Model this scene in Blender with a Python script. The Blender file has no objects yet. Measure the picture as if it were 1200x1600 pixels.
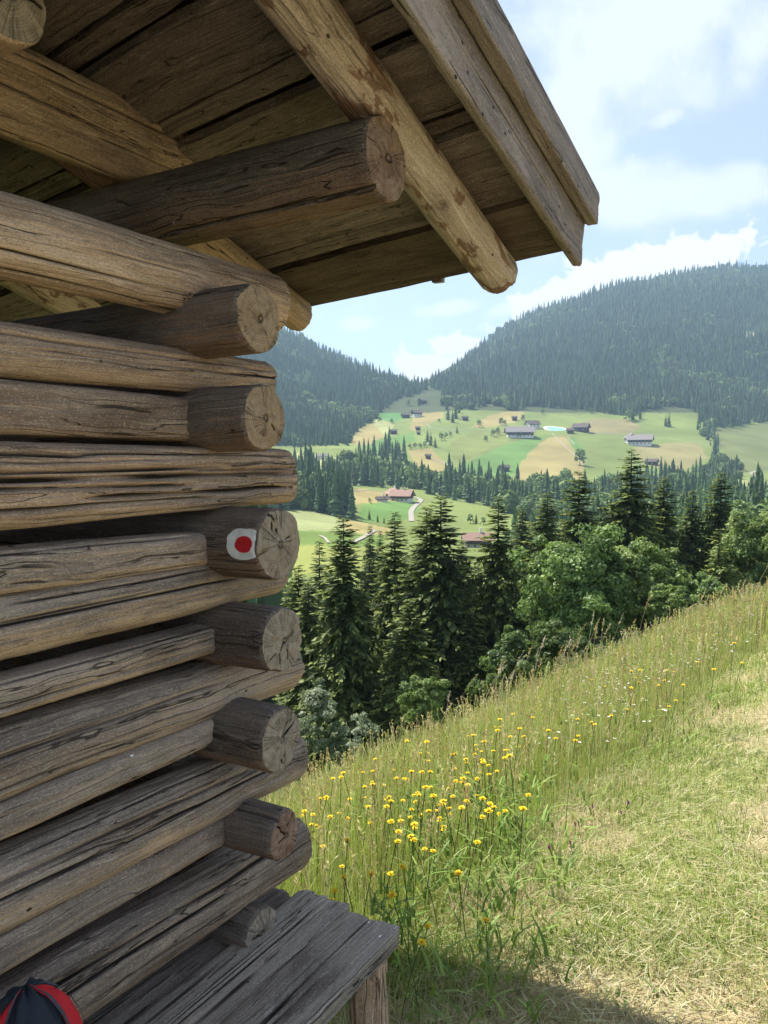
import bpy, math, random
import numpy as np
from mathutils import Vector, Matrix

S = bpy.context.scene
COL = S.collection
rng = np.random.default_rng(7)
R_ = random.Random(11)

# ------------------------------------------------------------------ camera model
F = 1250.0
PITCH = math.atan(80 / F)
CP, SP = math.cos(PITCH), math.sin(PITCH)

def rays(u, v):
    u = np.asarray(u, float); v = np.asarray(v, float)
    cx = (u - 600) / F; cy = (800 - v) / F
    return np.stack([cx, CP + cy * SP, -SP + cy * CP], -1)

def project(P):
    P = np.asarray(P, float)
    d = P[..., 1] * CP - P[..., 2] * SP
    up = P[..., 1] * SP + P[..., 2] * CP
    d = np.where(d > 1e-3, d, 1e-3)
    return 600 + F * P[..., 0] / d, 800 - F * up / d

# hut frame: s = out of the wall that we see, t = along that wall away from the camera
D = np.array([.5, .8660254, 0.]); E = np.array([.8660254, -.5, 0.]); P0 = np.array([-.25, 2.2, 0.])
def hut(s, t, z): return P0 + E * s + D * t + np.array([0, 0, z])
def at_s(u, v, s):
    r = rays(u, v); return r * ((s + P0 @ E) / (r @ E))

# ------------------------------------------------------------------ noise
def _hash(ix, iy, iz):
    h = (ix.astype(np.int64) * 374761393 + iy.astype(np.int64) * 668265263 + iz.astype(np.int64) * 2147483647) & 0xffffffff
    h = ((h ^ (h >> 13)) * 1274126177) & 0xffffffff
    return ((h ^ (h >> 16)) & 0xffff) / 65535.0

def noise3(x, y, z):
    x, y, z = np.broadcast_arrays(np.asarray(x, float), np.asarray(y, float), np.asarray(z, float))
    ix, iy, iz = np.floor(x), np.floor(y), np.floor(z)
    fx, fy, fz = x - ix, y - iy, z - iz
    fx = fx * fx * (3 - 2 * fx); fy = fy * fy * (3 - 2 * fy); fz = fz * fz * (3 - 2 * fz)
    r = 0
    for a in (0, 1):
        for b in (0, 1):
            for c in (0, 1):
                w = (fx if a else 1 - fx) * (fy if b else 1 - fy) * (fz if c else 1 - fz)
                r = r + w * _hash(ix + a, iy + b, iz + c)
    return r * 2 - 1

def fbm(x, y, z=0.0, o=4):
    r = 0; a = 1.0; k = 1.0
    for i in range(o):
        r = r + a * noise3(np.asarray(x) * k + 17.3 * i, np.asarray(y) * k, np.asarray(z) * k + 3.1 * i); a *= .5; k *= 2.03
    return r

def sstep(a, b, x):
    t = np.clip((np.asarray(x, float) - a) / (b - a), 0, 1); return t * t * (3 - 2 * t)

# ------------------------------------------------------------------ mesh helpers
def build_mesh(name, V, faces, mats=(), midx=None, smooth=True, attrs=None, cols=None):
    """faces: list of (N,k) int arrays"""
    me = bpy.data.meshes.new(name)
    V = np.asarray(V, np.float32)
    me.vertices.add(len(V)); me.vertices.foreach_set('co', V.ravel())
    faces = [np.asarray(f, np.int32) for f in faces if len(f)]
    loops = np.concatenate([f.ravel() for f in faces])
    sizes = np.concatenate([np.full(len(f), f.shape[1], np.int32) for f in faces])
    starts = np.concatenate([[0], np.cumsum(sizes)[:-1]]).astype(np.int32)
    me.loops.add(len(loops)); me.loops.foreach_set('vertex_index', loops)
    me.polygons.add(len(sizes)); me.polygons.foreach_set('loop_start', starts)
    me.polygons.foreach_set('loop_total', sizes)
    if midx is not None:
        me.polygons.foreach_set('material_index', np.concatenate([np.asarray(m, np.int32) for m in midx]))
    me.polygons.foreach_set('use_smooth', np.full(len(sizes), bool(smooth)))
    for m in mats: me.materials.append(m)
    for k, a in (attrs or {}).items():
        at = me.attributes.new(k, 'FLOAT', 'POINT'); at.data.foreach_set('value', np.asarray(a, np.float32))
    if cols is not None:
        c = np.ones((len(V), 4), np.float32); c[:, :3] = cols
        at = me.color_attributes.new('col', 'FLOAT_COLOR', 'POINT'); at.data.foreach_set('color', c.ravel())
    me.update(calc_edges=True)
    return me

def link(name, me, parent=None, mat=None, matrix=None):
    o = bpy.data.objects.new(name, me); COL.objects.link(o)
    if matrix is not None: o.matrix_basis = matrix
    if mat is not None: me.materials.append(mat)
    if parent is not None: o.parent = parent
    return o

def tag(o, label=None, cat=None, group=None, kind=None):
    if label: o['label'] = label
    if cat: o['category'] = cat
    if group: o['group'] = group
    if kind: o['kind'] = kind
    return o

def empty(name, loc=(0, 0, 0), rz=0.0, sc=1.0):
    o = bpy.data.objects.new(name, None); COL.objects.link(o)
    o.empty_display_size = .2
    o.location = loc; o.rotation_euler = (0, 0, rz); o.scale = (sc, sc, sc) if np.isscalar(sc) else sc
    return o

def in_parent(o, root):
    """keep o's world placement under an unrotated root"""
    o.parent = root
    o.matrix_parent_inverse = Matrix.Translation(root.location).inverted()
    return o

def copy_thing(src, loc, rz=0.0, sc=1.0):
    r = src.copy(); COL.objects.link(r)
    r.location = loc; r.rotation_euler = (0, 0, rz); r.scale = (sc, sc, sc) if np.isscalar(sc) else sc
    for ch in list(src.children):
        c = ch.copy(); COL.objects.link(c); c.parent = r
        for g in list(ch.children):
            d = g.copy(); COL.objects.link(d); d.parent = c
    return r

def boxes(bl):
    """list of (cx,cy,cz,hx,hy,hz) -> V, quads"""
    V = []; Q = []
    for (cx, cy, cz, hx, hy, hz) in bl:
        b = len(V)
        for dx in (-1, 1):
            for dy in (-1, 1):
                for dz in (-1, 1): V.append((cx + dx * hx, cy + dy * hy, cz + dz * hz))
        for q in ((0, 1, 3, 2), (4, 6, 7, 5), (0, 4, 5, 1), (2, 3, 7, 6), (0, 2, 6, 4), (1, 5, 7, 3)): Q.append([b + i for i in q])
    return np.array(V, float), np.array(Q, int)

# ------------------------------------------------------------------ materials
class NT:
    def __init__(s, name):
        s.m = bpy.data.materials.new(name); s.m.use_nodes = True
        s.t = s.m.node_tree; s.t.nodes.clear(); s.out = s.n('OutputMaterial')
    def n(s, typ, **kw):
        nd = s.t.nodes.new('ShaderNode' + typ)
        for k, v in kw.items(): setattr(nd, k, v)
        return nd
    def lk(s, a, b): s.t.links.new(a, b)
    def val(s, sock, x):
        if isinstance(x, bpy.types.NodeSocket): s.lk(x, sock)
        else: sock.default_value = x
    def math(s, op, a, b=0.0, c=None, clamp=False):
        nd = s.n('Math', operation=op, use_clamp=clamp); s.val(nd.inputs[0], a); s.val(nd.inputs[1], b)
        if c is not None: s.val(nd.inputs[2], c)
        return nd.outputs[0]
    def vmath(s, op, a, b=(0, 0, 0)):
        nd = s.n('VectorMath', operation=op); s.val(nd.inputs[0], a); s.val(nd.inputs[1], b)
        return nd.outputs['Value'] if op in ('LENGTH', 'DOT_PRODUCT', 'DISTANCE') else nd.outputs[0]
    def mix(s, f, a, b, bt='MIX'):
        nd = s.n('Mix', data_type='RGBA', blend_type=bt); s.val(nd.inputs[0], f); s.val(nd.inputs[6], a); s.val(nd.inputs[7], b)
        return nd.outputs[2]
    def noise(s, vec, scale=1.0, det=4.0, rough=.55, dist=0.0, out=0):
        nd = s.n('TexNoise'); s.val(nd.inputs['Vector'], vec); nd.inputs['Scale'].default_value = scale
        nd.inputs['Detail'].default_value = det; nd.inputs['Roughness'].default_value = rough; nd.inputs['Distortion'].default_value = dist
        return nd.outputs[out]
    def ss(s, x, a, b):
        nd = s.n('MapRange', interpolation_type='SMOOTHSTEP'); s.val(nd.inputs[0], x)
        nd.inputs[1].default_value = a; nd.inputs[2].default_value = b
        return nd.outputs[0]
    def attr(s, name, typ='GEOMETRY', out='Fac'):
        nd = s.n('Attribute', attribute_name=name, attribute_type=typ); return nd.outputs[out]
    def princ(s, col, rough=.8, spec=.3, normal=None, **kw):
        p = s.n('BsdfPrincipled'); s.val(p.inputs['Base Color'], col); s.val(p.inputs['Roughness'], rough)
        p.inputs['Specular IOR Level'].default_value = spec
        if normal is not None: s.lk(normal, p.inputs['Normal'])
        for k, v in kw.items(): s.val(p.inputs[k], v)
        return p.outputs[0]
    def bump(s, h, dist=.005, strength=1.0, normal=None):
        b = s.n('Bump'); s.lk(h, b.inputs['Height']); b.inputs['Distance'].default_value = dist; b.inputs['Strength'].default_value = strength
        if normal is not None: s.lk(normal, b.inputs['Normal'])
        return b.outputs[0]
    def done(s, sh): s.lk(sh, s.out.inputs['Surface']); return s.m

def c4(r, g, b): return (r, g, b, 1.0)

GAIN = 2.0
def wood_coords(t):
    tc = t.n('TexCoord').outputs['Object']
    rnd = t.n('ObjectInfo').outputs['Random']
    off = t.math('MULTIPLY', rnd, 53.0)
    comb = t.n('CombineXYZ'); t.lk(off, comb.inputs[0]); t.lk(off, comb.inputs[1])
    return tc, rnd, t.vmath('ADD', tc, comb.outputs[0])

def wood_mat(name, dark, mid, light, under, grey, wear=1.0, bumpd=.006, lines=1.0, bark=0.0):
    """weathered timber, grain along local X; grey = rained-on tone of up-facing wood, under = warm tone of sheltered wood"""
    t = NT(name)
    tc, rnd, co = wood_coords(t)
    warp = t.noise(co, 3.0, 3.0, .5, out=1)
    wv = t.vmath('MULTIPLY', t.vmath('SUBTRACT', warp, (.5, .5, .5)), (.0, .05, .05))
    cw = t.vmath('ADD', co, wv)
    streak = t.noise(t.vmath('MULTIPLY', cw, (.55, 30, 30)), 1.0, 8.0, .72)
    grain = t.noise(t.vmath('MULTIPLY', cw, (2.6, 210, 210)), 1.0, 3.0, .7)
    patch = t.noise(t.vmath('MULTIPLY', co, (4, 9, 9)), 1.0, 6.0, .65)
    patch2 = t.noise(t.vmath('MULTIPLY', co, (2.2, 6, 6)), 1.0, 6.0, .65)
    rub = t.noise(t.vmath('MULTIPLY', co, (9, 30, 30)), 1.0, 6.0, .7)
    # fine checks (thin dark lines along the grain)
    cn = t.noise(t.vmath('MULTIPLY', cw, (.16, 46, 46)), 1.0, 2.0, .5)
    ck = t.math('SUBTRACT', 1.0, t.ss(t.math('ABSOLUTE', t.math('SUBTRACT', cn, .5)), .003, .016))
    ck = t.math('MULTIPLY', ck, t.ss(t.noise(t.vmath('MULTIPLY', co, (1.6, 14, 14)), 1.0, 3.0), .40, .52))
    ck = t.math('MULTIPLY', ck, lines)
    # knots
    vo = t.n('TexVoronoi'); t.lk(t.vmath('MULTIPLY', co, (4.0, 6.5, 6.5)), vo.inputs['Vector']); vo.inputs['Scale'].default_value = 1.0
    kd = vo.outputs['Distance']
    kn = t.math('MULTIPLY', t.math('SUBTRACT', 1.0, t.ss(kd, .05, .13)), t.math('GREATER_THAN', t.n('SeparateColor').outputs[0], .5))
    sep = t.n('SeparateColor'); t.lk(vo.outputs['Color'], sep.inputs[0])
    kn = t.math('MULTIPLY', t.math('SUBTRACT', 1.0, t.ss(kd, .05, .13)), t.math('GREATER_THAN', sep.outputs[0], .55))
    halo = t.math('MULTIPLY', t.math('SUBTRACT', 1.0, t.ss(kd, .1, .34)), t.math('GREATER_THAN', sep.outputs[0], .55))
    # weathering by exposure of the face to rain
    geo = t.n('NewGeometry'); sepn = t.n('SeparateXYZ'); t.lk(geo.outputs['True Normal'], sepn.inputs[0])
    up = t.math('MULTIPLY_ADD', sepn.outputs[2], .5, .5)
    w = t.math('ADD', up, t.math('MULTIPLY', t.math('SUBTRACT', patch2, .5), 1.3))
    gup = t.math('MULTIPLY', t.ss(w, .28, .78), wear)
    base = t.mix(t.ss(streak, .27, .68), c4(*dark), c4(*mid))
    base = t.mix(t.math('MULTIPLY', t.ss(streak, .54, .9), .7), base, c4(*light))
    und = t.math('MULTIPLY', t.math('SUBTRACT', 1.0, t.ss(w, .1, .48)), .85)
    base = t.mix(und, base, t.mix(t.ss(streak, .3, .7), t.mix(.45, c4(*under), c4(*dark)), c4(*under)))
    gr = t.mix(t.ss(streak, .28, .75), t.mix(.5, c4(*grey), c4(.02, .02, .02)), c4(*grey))
    base = t.mix(gup, base, gr)
    base = t.mix(t.math('MULTIPLY', halo, .35), base, c4(*[x * .55 for x in dark]))
    base = t.mix(t.math('MULTIPLY', kn, .75), base, c4(dark[0] * .35, dark[1] * .3, dark[2] * .3))
    base = t.mix(t.math('MULTIPLY', t.ss(grain, .55, .70), .5), base, c4(dark[0] * .45, dark[1] * .45, dark[2] * .45))
    base = t.mix(t.math('MULTIPLY', t.ss(grain, .46, .30), .3), base, c4(*[min(1, x * 1.5) for x in light]))
    base = t.mix(t.math('MULTIPLY', t.ss(patch, .55, .70), .42), base, c4(dark[0] * .8, dark[1] * .72, dark[2] * .68))
    base = t.mix(t.math('MULTIPLY', t.ss(rub, .58, .72), .35), base, c4(*[x * 1.1 for x in light]))
    spk = t.noise(t.vmath('MULTIPLY', co, (170, 420, 420)), 1.0, 2.0, .6)
    stain = t.noise(t.vmath('MULTIPLY', co, (1.3, 4.5, 4.5)), 1.0, 6.0, .68, .4)
    base = t.mix(t.math('MULTIPLY', t.ss(stain, .52, .66), .8), base, c4(dark[0] * .75, dark[1] * .72, dark[2] * .72))
    base = t.mix(t.math('MULTIPLY', t.ss(stain, .46, .34), .45), base, c4(*light))
    base = t.mix(t.math('MULTIPLY', t.ss(spk, .55, .68), .5), base, c4(dark[0] * .5, dark[1] * .5, dark[2] * .5))
    base = t.mix(t.math('MULTIPLY', t.ss(spk, .44, .32), .35), base, c4(*[min(1, x * 1.35) for x in light]))
    if bark:
        bn = t.noise(t.vmath('ADD', t.vmath('MULTIPLY', co, (7, 16, 16)), (3, 1, 2)), 1.0, 6.0, .62, .6)
        base = t.mix(t.math('MULTIPLY', t.ss(bn, .545, .59), bark), base, t.mix(t.ss(streak, .3, .7), c4(.045, .024, .014), c4(.12, .066, .036)))
    # insect holes and pale bird specks
    vs = t.n('TexVoronoi'); t.lk(t.vmath('MULTIPLY', co, (20, 34, 34)), vs.inputs['Vector']); vs.inputs['Scale'].default_value = 1.0
    sps = t.n('SeparateColor'); t.lk(vs.outputs['Color'], sps.inputs[0])
    hole = t.math('MULTIPLY', t.math('LESS_THAN', vs.outputs['Distance'], .12), t.math('GREATER_THAN', sps.outputs[1], .93))
    spot = t.math('MULTIPLY', t.math('LESS_THAN', vs.outputs['Distance'], .13), t.math('GREATER_THAN', sps.outputs[2], .993))
    base = t.mix(t.math('MULTIPLY', hole, .9), base, c4(.008, .006, .005))
    base = t.mix(t.math('MULTIPLY', spot, .7), base, c4(.5, .5, .47))
    base = t.mix(t.math('MULTIPLY', ck, .85), base, c4(.012, .009, .007))
    cr = t.attr('crack')
    base = t.mix(t.math('MULTIPLY', t.ss(cr, .15, .7), .93), base, c4(.008, .006, .005))
    h = t.math('ADD', t.math('MULTIPLY', streak, .28), t.math('MULTIPLY', grain, .5))
    h = t.math('ADD', h, t.math('MULTIPLY', rub, .35))
    h = t.math('SUBTRACT', h, t.math('MULTIPLY', ck, .9))
    h = t.math('ADD', h, t.math('MULTIPLY', patch, .25))
    h = t.math('SUBTRACT', h, t.math('MULTIPLY', hole, .8))
    nb = t.bump(h, bumpd, .8)
    gain = t.n('HueSaturation'); t.lk(base, gain.inputs['Color']); t.lk(t.math('MULTIPLY', t.math('MULTIPLY_ADD', rnd, .26, .90), GAIN), gain.inputs['Value']); gain.inputs['Saturation'].default_value = .95; gain.inputs['Hue'].default_value = .488
    return t.done(t.princ(gain.outputs[0], t.math('MULTIPLY_ADD', streak, .25, .62), .22, nb))

def end_mat(name, pale, tone, dark, side='x'):
    """sawn log end: growth rings, radial checks, stained blotches (centre on local X axis)"""
    t = NT(name)
    tc, rnd, co = wood_coords(t)
    sp = t.n('SeparateXYZ'); t.lk(tc, sp.inputs[0])
    cb = t.n('CombineXYZ'); t.lk(sp.outputs[1], cb.inputs[1]); t.lk(sp.outputs[2], cb.inputs[2])
    flat = cb.outputs[0]
    wob = t.noise(t.vmath('ADD', flat, co), 14.0, 3.0)
    r = t.math('ADD', t.vmath('LENGTH', t.vmath('ADD', flat, (0, .012, -.008))), t.math('MULTIPLY', wob, .02))
    rings = t.math('MULTIPLY_ADD', t.math('SINE', t.math('MULTIPLY', r, 1250.0)), .5, .5)
    rings2 = t.math('MULTIPLY_ADD', t.math('SINE', t.math('MULTIPLY', r, 330.0)), .5, .5)
    ang = t.vmath('NORMALIZE', flat)
    rad = t.noise(t.vmath('ADD', t.vmath('MULTIPLY', ang, (11, 11, 11)), co), 1.0, 3.0, .6)
    chk = t.math('SUBTRACT', 1.0, t.ss(t.math('ABSOLUTE', t.math('SUBTRACT', rad, .52)), .006, .03))
    chk = t.math('MULTIPLY', chk, t.ss(t.noise(co, 25.0, 2.0), .4, .6))
    bl = t.noise(co, 16.0, 5.0, .65)
    fib = t.noise(co, 260.0, 2.0, .6)
    base = t.mix(t.ss(bl, .35, .65), c4(*tone), c4(*pale))
    base = t.mix(t.math('MULTIPLY', t.ss(bl, .5, .68), .75), base, c4(*dark))
    base = t.mix(t.math('MULTIPLY', rings, .42), base, c4(*dark))
    base = t.mix(t.math('MULTIPLY', rings2, .28), base, c4(*dark))
    base = t.mix(t.math('MULTIPLY', t.ss(fib, .5, .75), .4), base, c4(*[x * .5 for x in dark]))
    base = t.mix(t.math('MULTIPLY', chk, .7), base, c4(.02, .014, .01))
    cr = t.attr('crack')
    base = t.mix(t.math('MULTIPLY', t.ss(cr, .15, .7), .95), base, c4(.008, .006, .005))
    h = t.math('ADD', t.math('MULTIPLY', rings, .3), t.math('MULTIPLY', fib, .5))
    h = t.math('SUBTRACT', h, chk)
    return t.done(t.princ(base, .85, .15, t.bump(h, .0012)))

def plain(name, col, rough=.8, spec=.3, nscale=8.0, amt=.25, bumpd=.0):
    t = NT(name)
    co = t.n('TexCoord').outputs['Object']
    n = t.noise(co, nscale, 5.0, .6)
    b = t.mix(t.math('MULTIPLY', t.ss(n, .35, .7), amt), c4(*col), c4(*[x * .45 for x in col]))
    nb = t.bump(n, bumpd) if bumpd else None
    return t.done(t.princ(b, rough, spec, nb))

def leaf_mat(name, trans=.35, rough=.6, jitter=.35, spec=.25, nscale=.6):
    """foliage / grass: own colour from the 'col' attribute, varied by place, part of the light passes through"""
    t = NT(name)
    c = t.attr('col', out='Color')
    geo = t.n('NewGeometry')
    n = t.noise(geo.outputs['Position'], nscale, 3.0)
    hsv = t.n('HueSaturation'); t.lk(c, hsv.inputs['Color'])
    t.lk(t.math('MULTIPLY_ADD', n, jitter * 2, 1 - jitter), hsv.inputs['Value'])
    col = hsv.outputs[0]
    p = t.princ(col, rough, spec)
    tr = t.n('BsdfTranslucent'); t.lk(t.mix(.25, col, c4(.25, .3, .02), 'ADD'), tr.inputs['Color'])
    ms = t.n('MixShader'); ms.inputs[0].default_value = trans
    t.lk(p, ms.inputs[1]); t.lk(tr.outputs[0], ms.inputs[2])
    return t.done(ms.outputs[0])

W_LOG = wood_mat('log_wood', (.085, .060, .040), (.19, .138, .090), (.31, .24, .165), (.30, .195, .105), (.150, .125, .095), wear=.85)
W_LOGLOW = wood_mat('log_wood_low', (.078, .060, .042), (.17, .130, .090), (.28, .225, .16), (.34, .245, .130), (.150, .122, .088), wear=1.0)
W_GOLD = wood_mat('log_wood_warm', (.105, .073, .046), (.215, .155, .098), (.33, .255, .17), (.29, .20, .115), (.18, .15, .11), wear=.55)
W_CROSS = wood_mat('log_wood_dark', (.042, .032, .024), (.090, .069, .050), (.16, .125, .092), (.14, .088, .05), (.088, .075, .058), wear=.8)
W_BOARD = wood_mat('roof_board_wood', (.034, .025, .021), (.086, .066, .055), (.18, .143, .12), (.092, .069, .056), (.08, .065, .058), wear=.5, bumpd=.004)
W_RAFT = wood_mat('rafter_wood', (.14, .105, .08), (.255, .205, .16), (.35, .30, .245), (.25, .195, .148), (.28, .235, .175), wear=.6, lines=.6, bark=.85)
W_BARGE = wood_mat('barge_wood', (.066, .054, .046), (.138, .114, .096), (.22, .188, .162), (.145, .115, .092), (.118, .101, .090), wear=.7, bumpd=.003)
W_BENCH = wood_mat('bench_wood', (.070, .060, .046), (.145, .126, .098), (.25, .222, .175), (.11, .09, .065), (.170, .148, .112), wear=1.0, bumpd=.008, lines=1.0)
W_LEG = wood_mat('bench_leg_wood', (.12, .08, .045), (.27, .19, .10), (.40, .30, .18), (.26, .18, .10), (.2, .16, .11), wear=.5)
END_A = end_mat('log_end_warm', (.52, .40, .27), (.38, .27, .165), (.19, .125, .075))
END_G = end_mat('log_end_grey', (.46, .39, .30), (.36, .29, .215), (.19, .145, .105))
END_R = end_mat('log_end_red', (.42, .33, .24), (.30, .20, .14), (.16, .07, .045))

# ------------------------------------------------------------------ logs
class Log:
    """A log or hewn timber: X axis from p0 to p1, superelliptic section, checks (drying cracks) cut into it, sawn ends."""
    def __init__(s, p0, p1, hz, hy, n=2.0, seed=0, cracks=3, cdepth=.014, cwidth=.0035, hz1=None, hy1=None, lump=.05, bend=.012,
                 ang=168, fine=.014, span=None, crack_face=None, endcracks=4, endrough=.003, flare=0.0, up=(0, 0, 1), deep=(), roll=0.0):
        s.p0 = np.asarray(p0, float); s.p1 = np.asarray(p1, float)
        s.L = np.linalg.norm(s.p1 - s.p0); s.hz, s.hy, s.n = hz, hy, n
        s.hz1 = hz if hz1 is None else hz1; s.hy1 = hy if hy1 is None else hy1
        s.seed = seed; s.lump = lump; s.bend = bend; s.ang = ang; s.flare = flare; s.roll = roll
        X = (s.p1 - s.p0) / s.L; Z = np.array(up, float); Z -= X * (Z @ X); Z /= np.linalg.norm(Z); Y = np.cross(Z, X)
        s.X, s.Y, s.Z = X, Y, Z
        r = random.Random(seed)
        s.cr = []
        for i in range(cracks):
            a = r.uniform(0, 2 * math.pi) if crack_face is None else crack_face + r.uniform(-1.25, 1.25)
            x0 = r.uniform(-.2, s.L * .7) ; ln = r.uniform(.35, 1.3)
            s.cr.append((a, cwidth * r.uniform(.7, 1.6), cdepth * r.uniform(.5, 1.2), x0, x0 + ln, r.uniform(0, 99), r.uniform(.05, .2)))
        if span is not None and hz < .1 and p1[2] > -1.3 and crack_face is not None:
            for i in range(3):
                x1 = s.L - r.uniform(-.1, .7); s.cr.append((crack_face + r.uniform(-1.2, 1.2), r.uniform(.0022, .0032), r.uniform(.006, .012), x1 - r.uniform(.3, .9), x1, r.uniform(0, 99), r.uniform(.03, .09)))
        for (a, w, d, x0, x1) in deep: s.cr.append((a, w, d, x0, x1, r.uniform(0, 99), .1))
        s.endc = [(r.uniform(0, 2 * math.pi), r.choice((0, .1, .3, .5)), r.uniform(.5, 1.08), r.uniform(.0014, .0042)) for _ in range(r.choice((2, 3, 4, 6)) if endcracks == 4 else endcracks)]
        s.endrough = endrough
        if span is None: span = (0, s.L)
        xs = [0.0]
        while xs[-1] < s.L:
            xs.append(xs[-1] + (fine if span[0] - .05 <= xs[-1] <= span[1] else max(fine, .06)))
        xs = np.array(xs); s.xs = xs * (s.L / xs[-1])
    def rad(s, x, th):
        f = np.clip(x / s.L, 0, 1)
        hz = s.hz + (s.hz1 - s.hz) * f; hy = s.hy + (s.hy1 - s.hy) * f
        tt = th - s.roll
        base = (np.abs(np.cos(tt) / hy) ** s.n + np.abs(np.sin(tt) / hz) ** s.n) ** (-1 / s.n)
        cx, cy = np.cos(th), np.sin(th); o = s.seed * 7.77
        b = base * (1 + s.lump * noise3(x * 1.7 + o, cx * .9 + o, cy * .9) + s.lump * .45 * noise3(x * 5 + o, cx * 2.2, cy * 2.2 + o)
                    + s.lump * .22 * noise3(x * 9 + o, cx * 7, cy * 7 + o))
        b = b * (1 + .05 * noise3(cx * 3.1 + o, cy * 3.1, o) * np.exp(-(s.L - x) / .012))
        b = b + .0016 * noise3(x * 8 + o, cx * base * 160, cy * base * 160)
        if s.flare: b = b * (1 + s.flare * np.exp(-((x - s.L) / .09) ** 2))
        return b
    def crk(s, x, th, r):
        dep = 0 * x; at = 0 * x
        for (a, w, d, x0, x1, ph, amp) in s.cr:
            c = a + amp * noise3(x * 1.3 + ph, ph, 0) + .03 * noise3(x * 9 + ph, ph, 0)
            dd = (th - c + math.pi) % (2 * math.pi) - math.pi
            win = sstep(x0, x0 + .12, x) * (1 - sstep(x1 - .12, x1, x)) * (.7 + .45 * noise3(x * 6 + ph, 0, ph))
            g = np.exp(-(dd * r / w) ** 2) * np.clip(win, 0, 1)
            dep = np.maximum(dep, d * g); at = np.maximum(at, g)
        return dep, at
    def axis(s, x):
        o = s.seed * 3.3
        return s.bend * noise3(x * .8 + o, o, 0), s.bend * noise3(x * .8 + o, 0, o + 5)
    def surf(s, x, th, off=0.0):
        r = s.rad(x, th); d, a = s.crk(x, th, r)
        e = np.minimum(x, s.L - x); r = r - d - .004 * (1 - sstep(0, .008, e)) + off
        ay, az = s.axis(x)
        return np.stack([x, ay + r * np.cos(th), az + r * np.sin(th)], -1), a
    def matrix(s):
        M = Matrix.Identity(4)
        for i in range(3): M[i][0], M[i][1], M[i][2], M[i][3] = s.X[i], s.Y[i], s.Z[i], s.p0[i]
        return M
    def mesh(s, name, side, end):
        n = s.ang; th = np.linspace(0, 2 * math.pi, n, endpoint=False)
        X, TH = np.meshgrid(s.xs, th, indexing='ij'); m = len(s.xs)
        V, A = s.surf(X, TH); V = V.reshape(-1, 3); A = A.ravel()
        i = np.arange(m - 1)[:, None] * n; j = np.arange(n)[None, :]; j2 = (j + 1) % n
        Q = np.stack([i + j, i + n + j, i + n + j2, i + j2], -1).reshape(-1, 4)
        Vs = [V]; As = [A]; caps = []; tris = []; base = len(V)
        fr = np.array([.985, .93, .86, .77, .67, .56, .44, .32, .2, .1])
        for e in (0, 1):
            sgn = -1 if e == 0 else 1
            ring = V[:n] if e == 0 else V[-n:]
            x0 = 0.0 if e == 0 else s.L
            ay, az = s.axis(np.array([x0])); ctr = np.array([x0, ay[0], az[0]])
            R, T = np.meshgrid(fr, th, indexing='ij')
            P = ctr + (ring[None] - ctr) * R[..., None]
            at = 0 * R
            for (a, r0, r1, w) in s.endc:
                c = a + .25 * noise3(R * 5 + a * 9, a, 0)
                dd = (T - c + math.pi) % (2 * math.pi) - math.pi
                g = np.exp(-(dd * R * s.hz / w) ** 2) * sstep(r0 - .05, r0 + .12, R) * (1 - sstep(r1 - .05, r1 + .02, R))
                at = np.maximum(at, g)
            rough = s.endrough * (fbm(P[..., 1] * 45 + s.seed, P[..., 2] * 45, s.seed, 3)) + .004 * (1 - R ** 2)
            P[..., 0] += sgn * (rough - .007 * at)
            Vs.append(P.reshape(-1, 3)); As.append(at.ravel())
            Vs.append(ctr[None] + np.array([[sgn * .004, 0, 0]])); As.append(np.zeros(1))
            o0 = 0 if e == 0 else (m - 1) * n
            prev = o0 + np.arange(n)
            for k in range(len(fr)):
                cur = base + k * n + np.arange(n)
                caps.append(np.stack([prev, cur, np.roll(cur, -1), np.roll(prev, -1)], -1)); prev = cur
            cidx = base + len(fr) * n
            tris.append(np.stack([prev, np.roll(prev, -1), np.full(n, cidx)], -1))
            base += len(fr) * n + 1
        caps = np.concatenate(caps); tris = np.concatenate(tris)
        return build_mesh(name, np.concatenate(Vs), [Q, caps, tris], (side, end),
                          [np.zeros(len(Q)), np.ones(len(caps)), np.ones(len(tris))], True, {'crack': np.concatenate(As)})
    def make(s, name, side, end, root):
        o = link(name, s.mesh(name, side, end), None, None, s.matrix())
        in_parent(o, root); return o

# ================================================================== LOG HUT
GZ = -1.62
hut_root = tag(empty('log_hut', tuple(hut(0, -.3, GZ))), 'weathered log hut corner with crossing log ends and wide overhanging board roof', 'hut')

PI = math.pi
FAR = -5.0   # how far the seen wall runs behind the camera
def wall(zl, zr, dia_l, dia_r, tend, mat=W_LOG, end=END_A, s0=0.0, n=2.2, depth=None, name='wall_log', **kw):
    """zl = centre height at t=-.92, zr = centre height at the corner end; runs from behind the camera to the corner"""
    k = (zr - zl) / (tend + .92)
    p0 = hut(s0, FAR, zl + k * .35 * (FAR + .92)); p1 = hut(s0, tend, zr)
    d = depth
    f = lambda dia: dia / 2
    lg = Log(p0, p1, f(dia_l), (d or dia_l) / 2, n, hz1=f(dia_r), hy1=(d or dia_r) / 2, span=(tend - FAR - 1.5, 99), crack_face=PI, **kw)
    return lg, lg.make(name, mat, end, hut_root)
# crack_face 0 -> local +Y ; local Y = Z x X points to -E side (into the hut) so use pi for the face we see
PI = math.pi
def wl(*a, **k):
    dp = k.pop('deep', ())
    Lh = None
    return wall(*a, deep=dp, **k)
XL = lambda t: t - FAR      # local x of a hut t on wall logs

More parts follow.
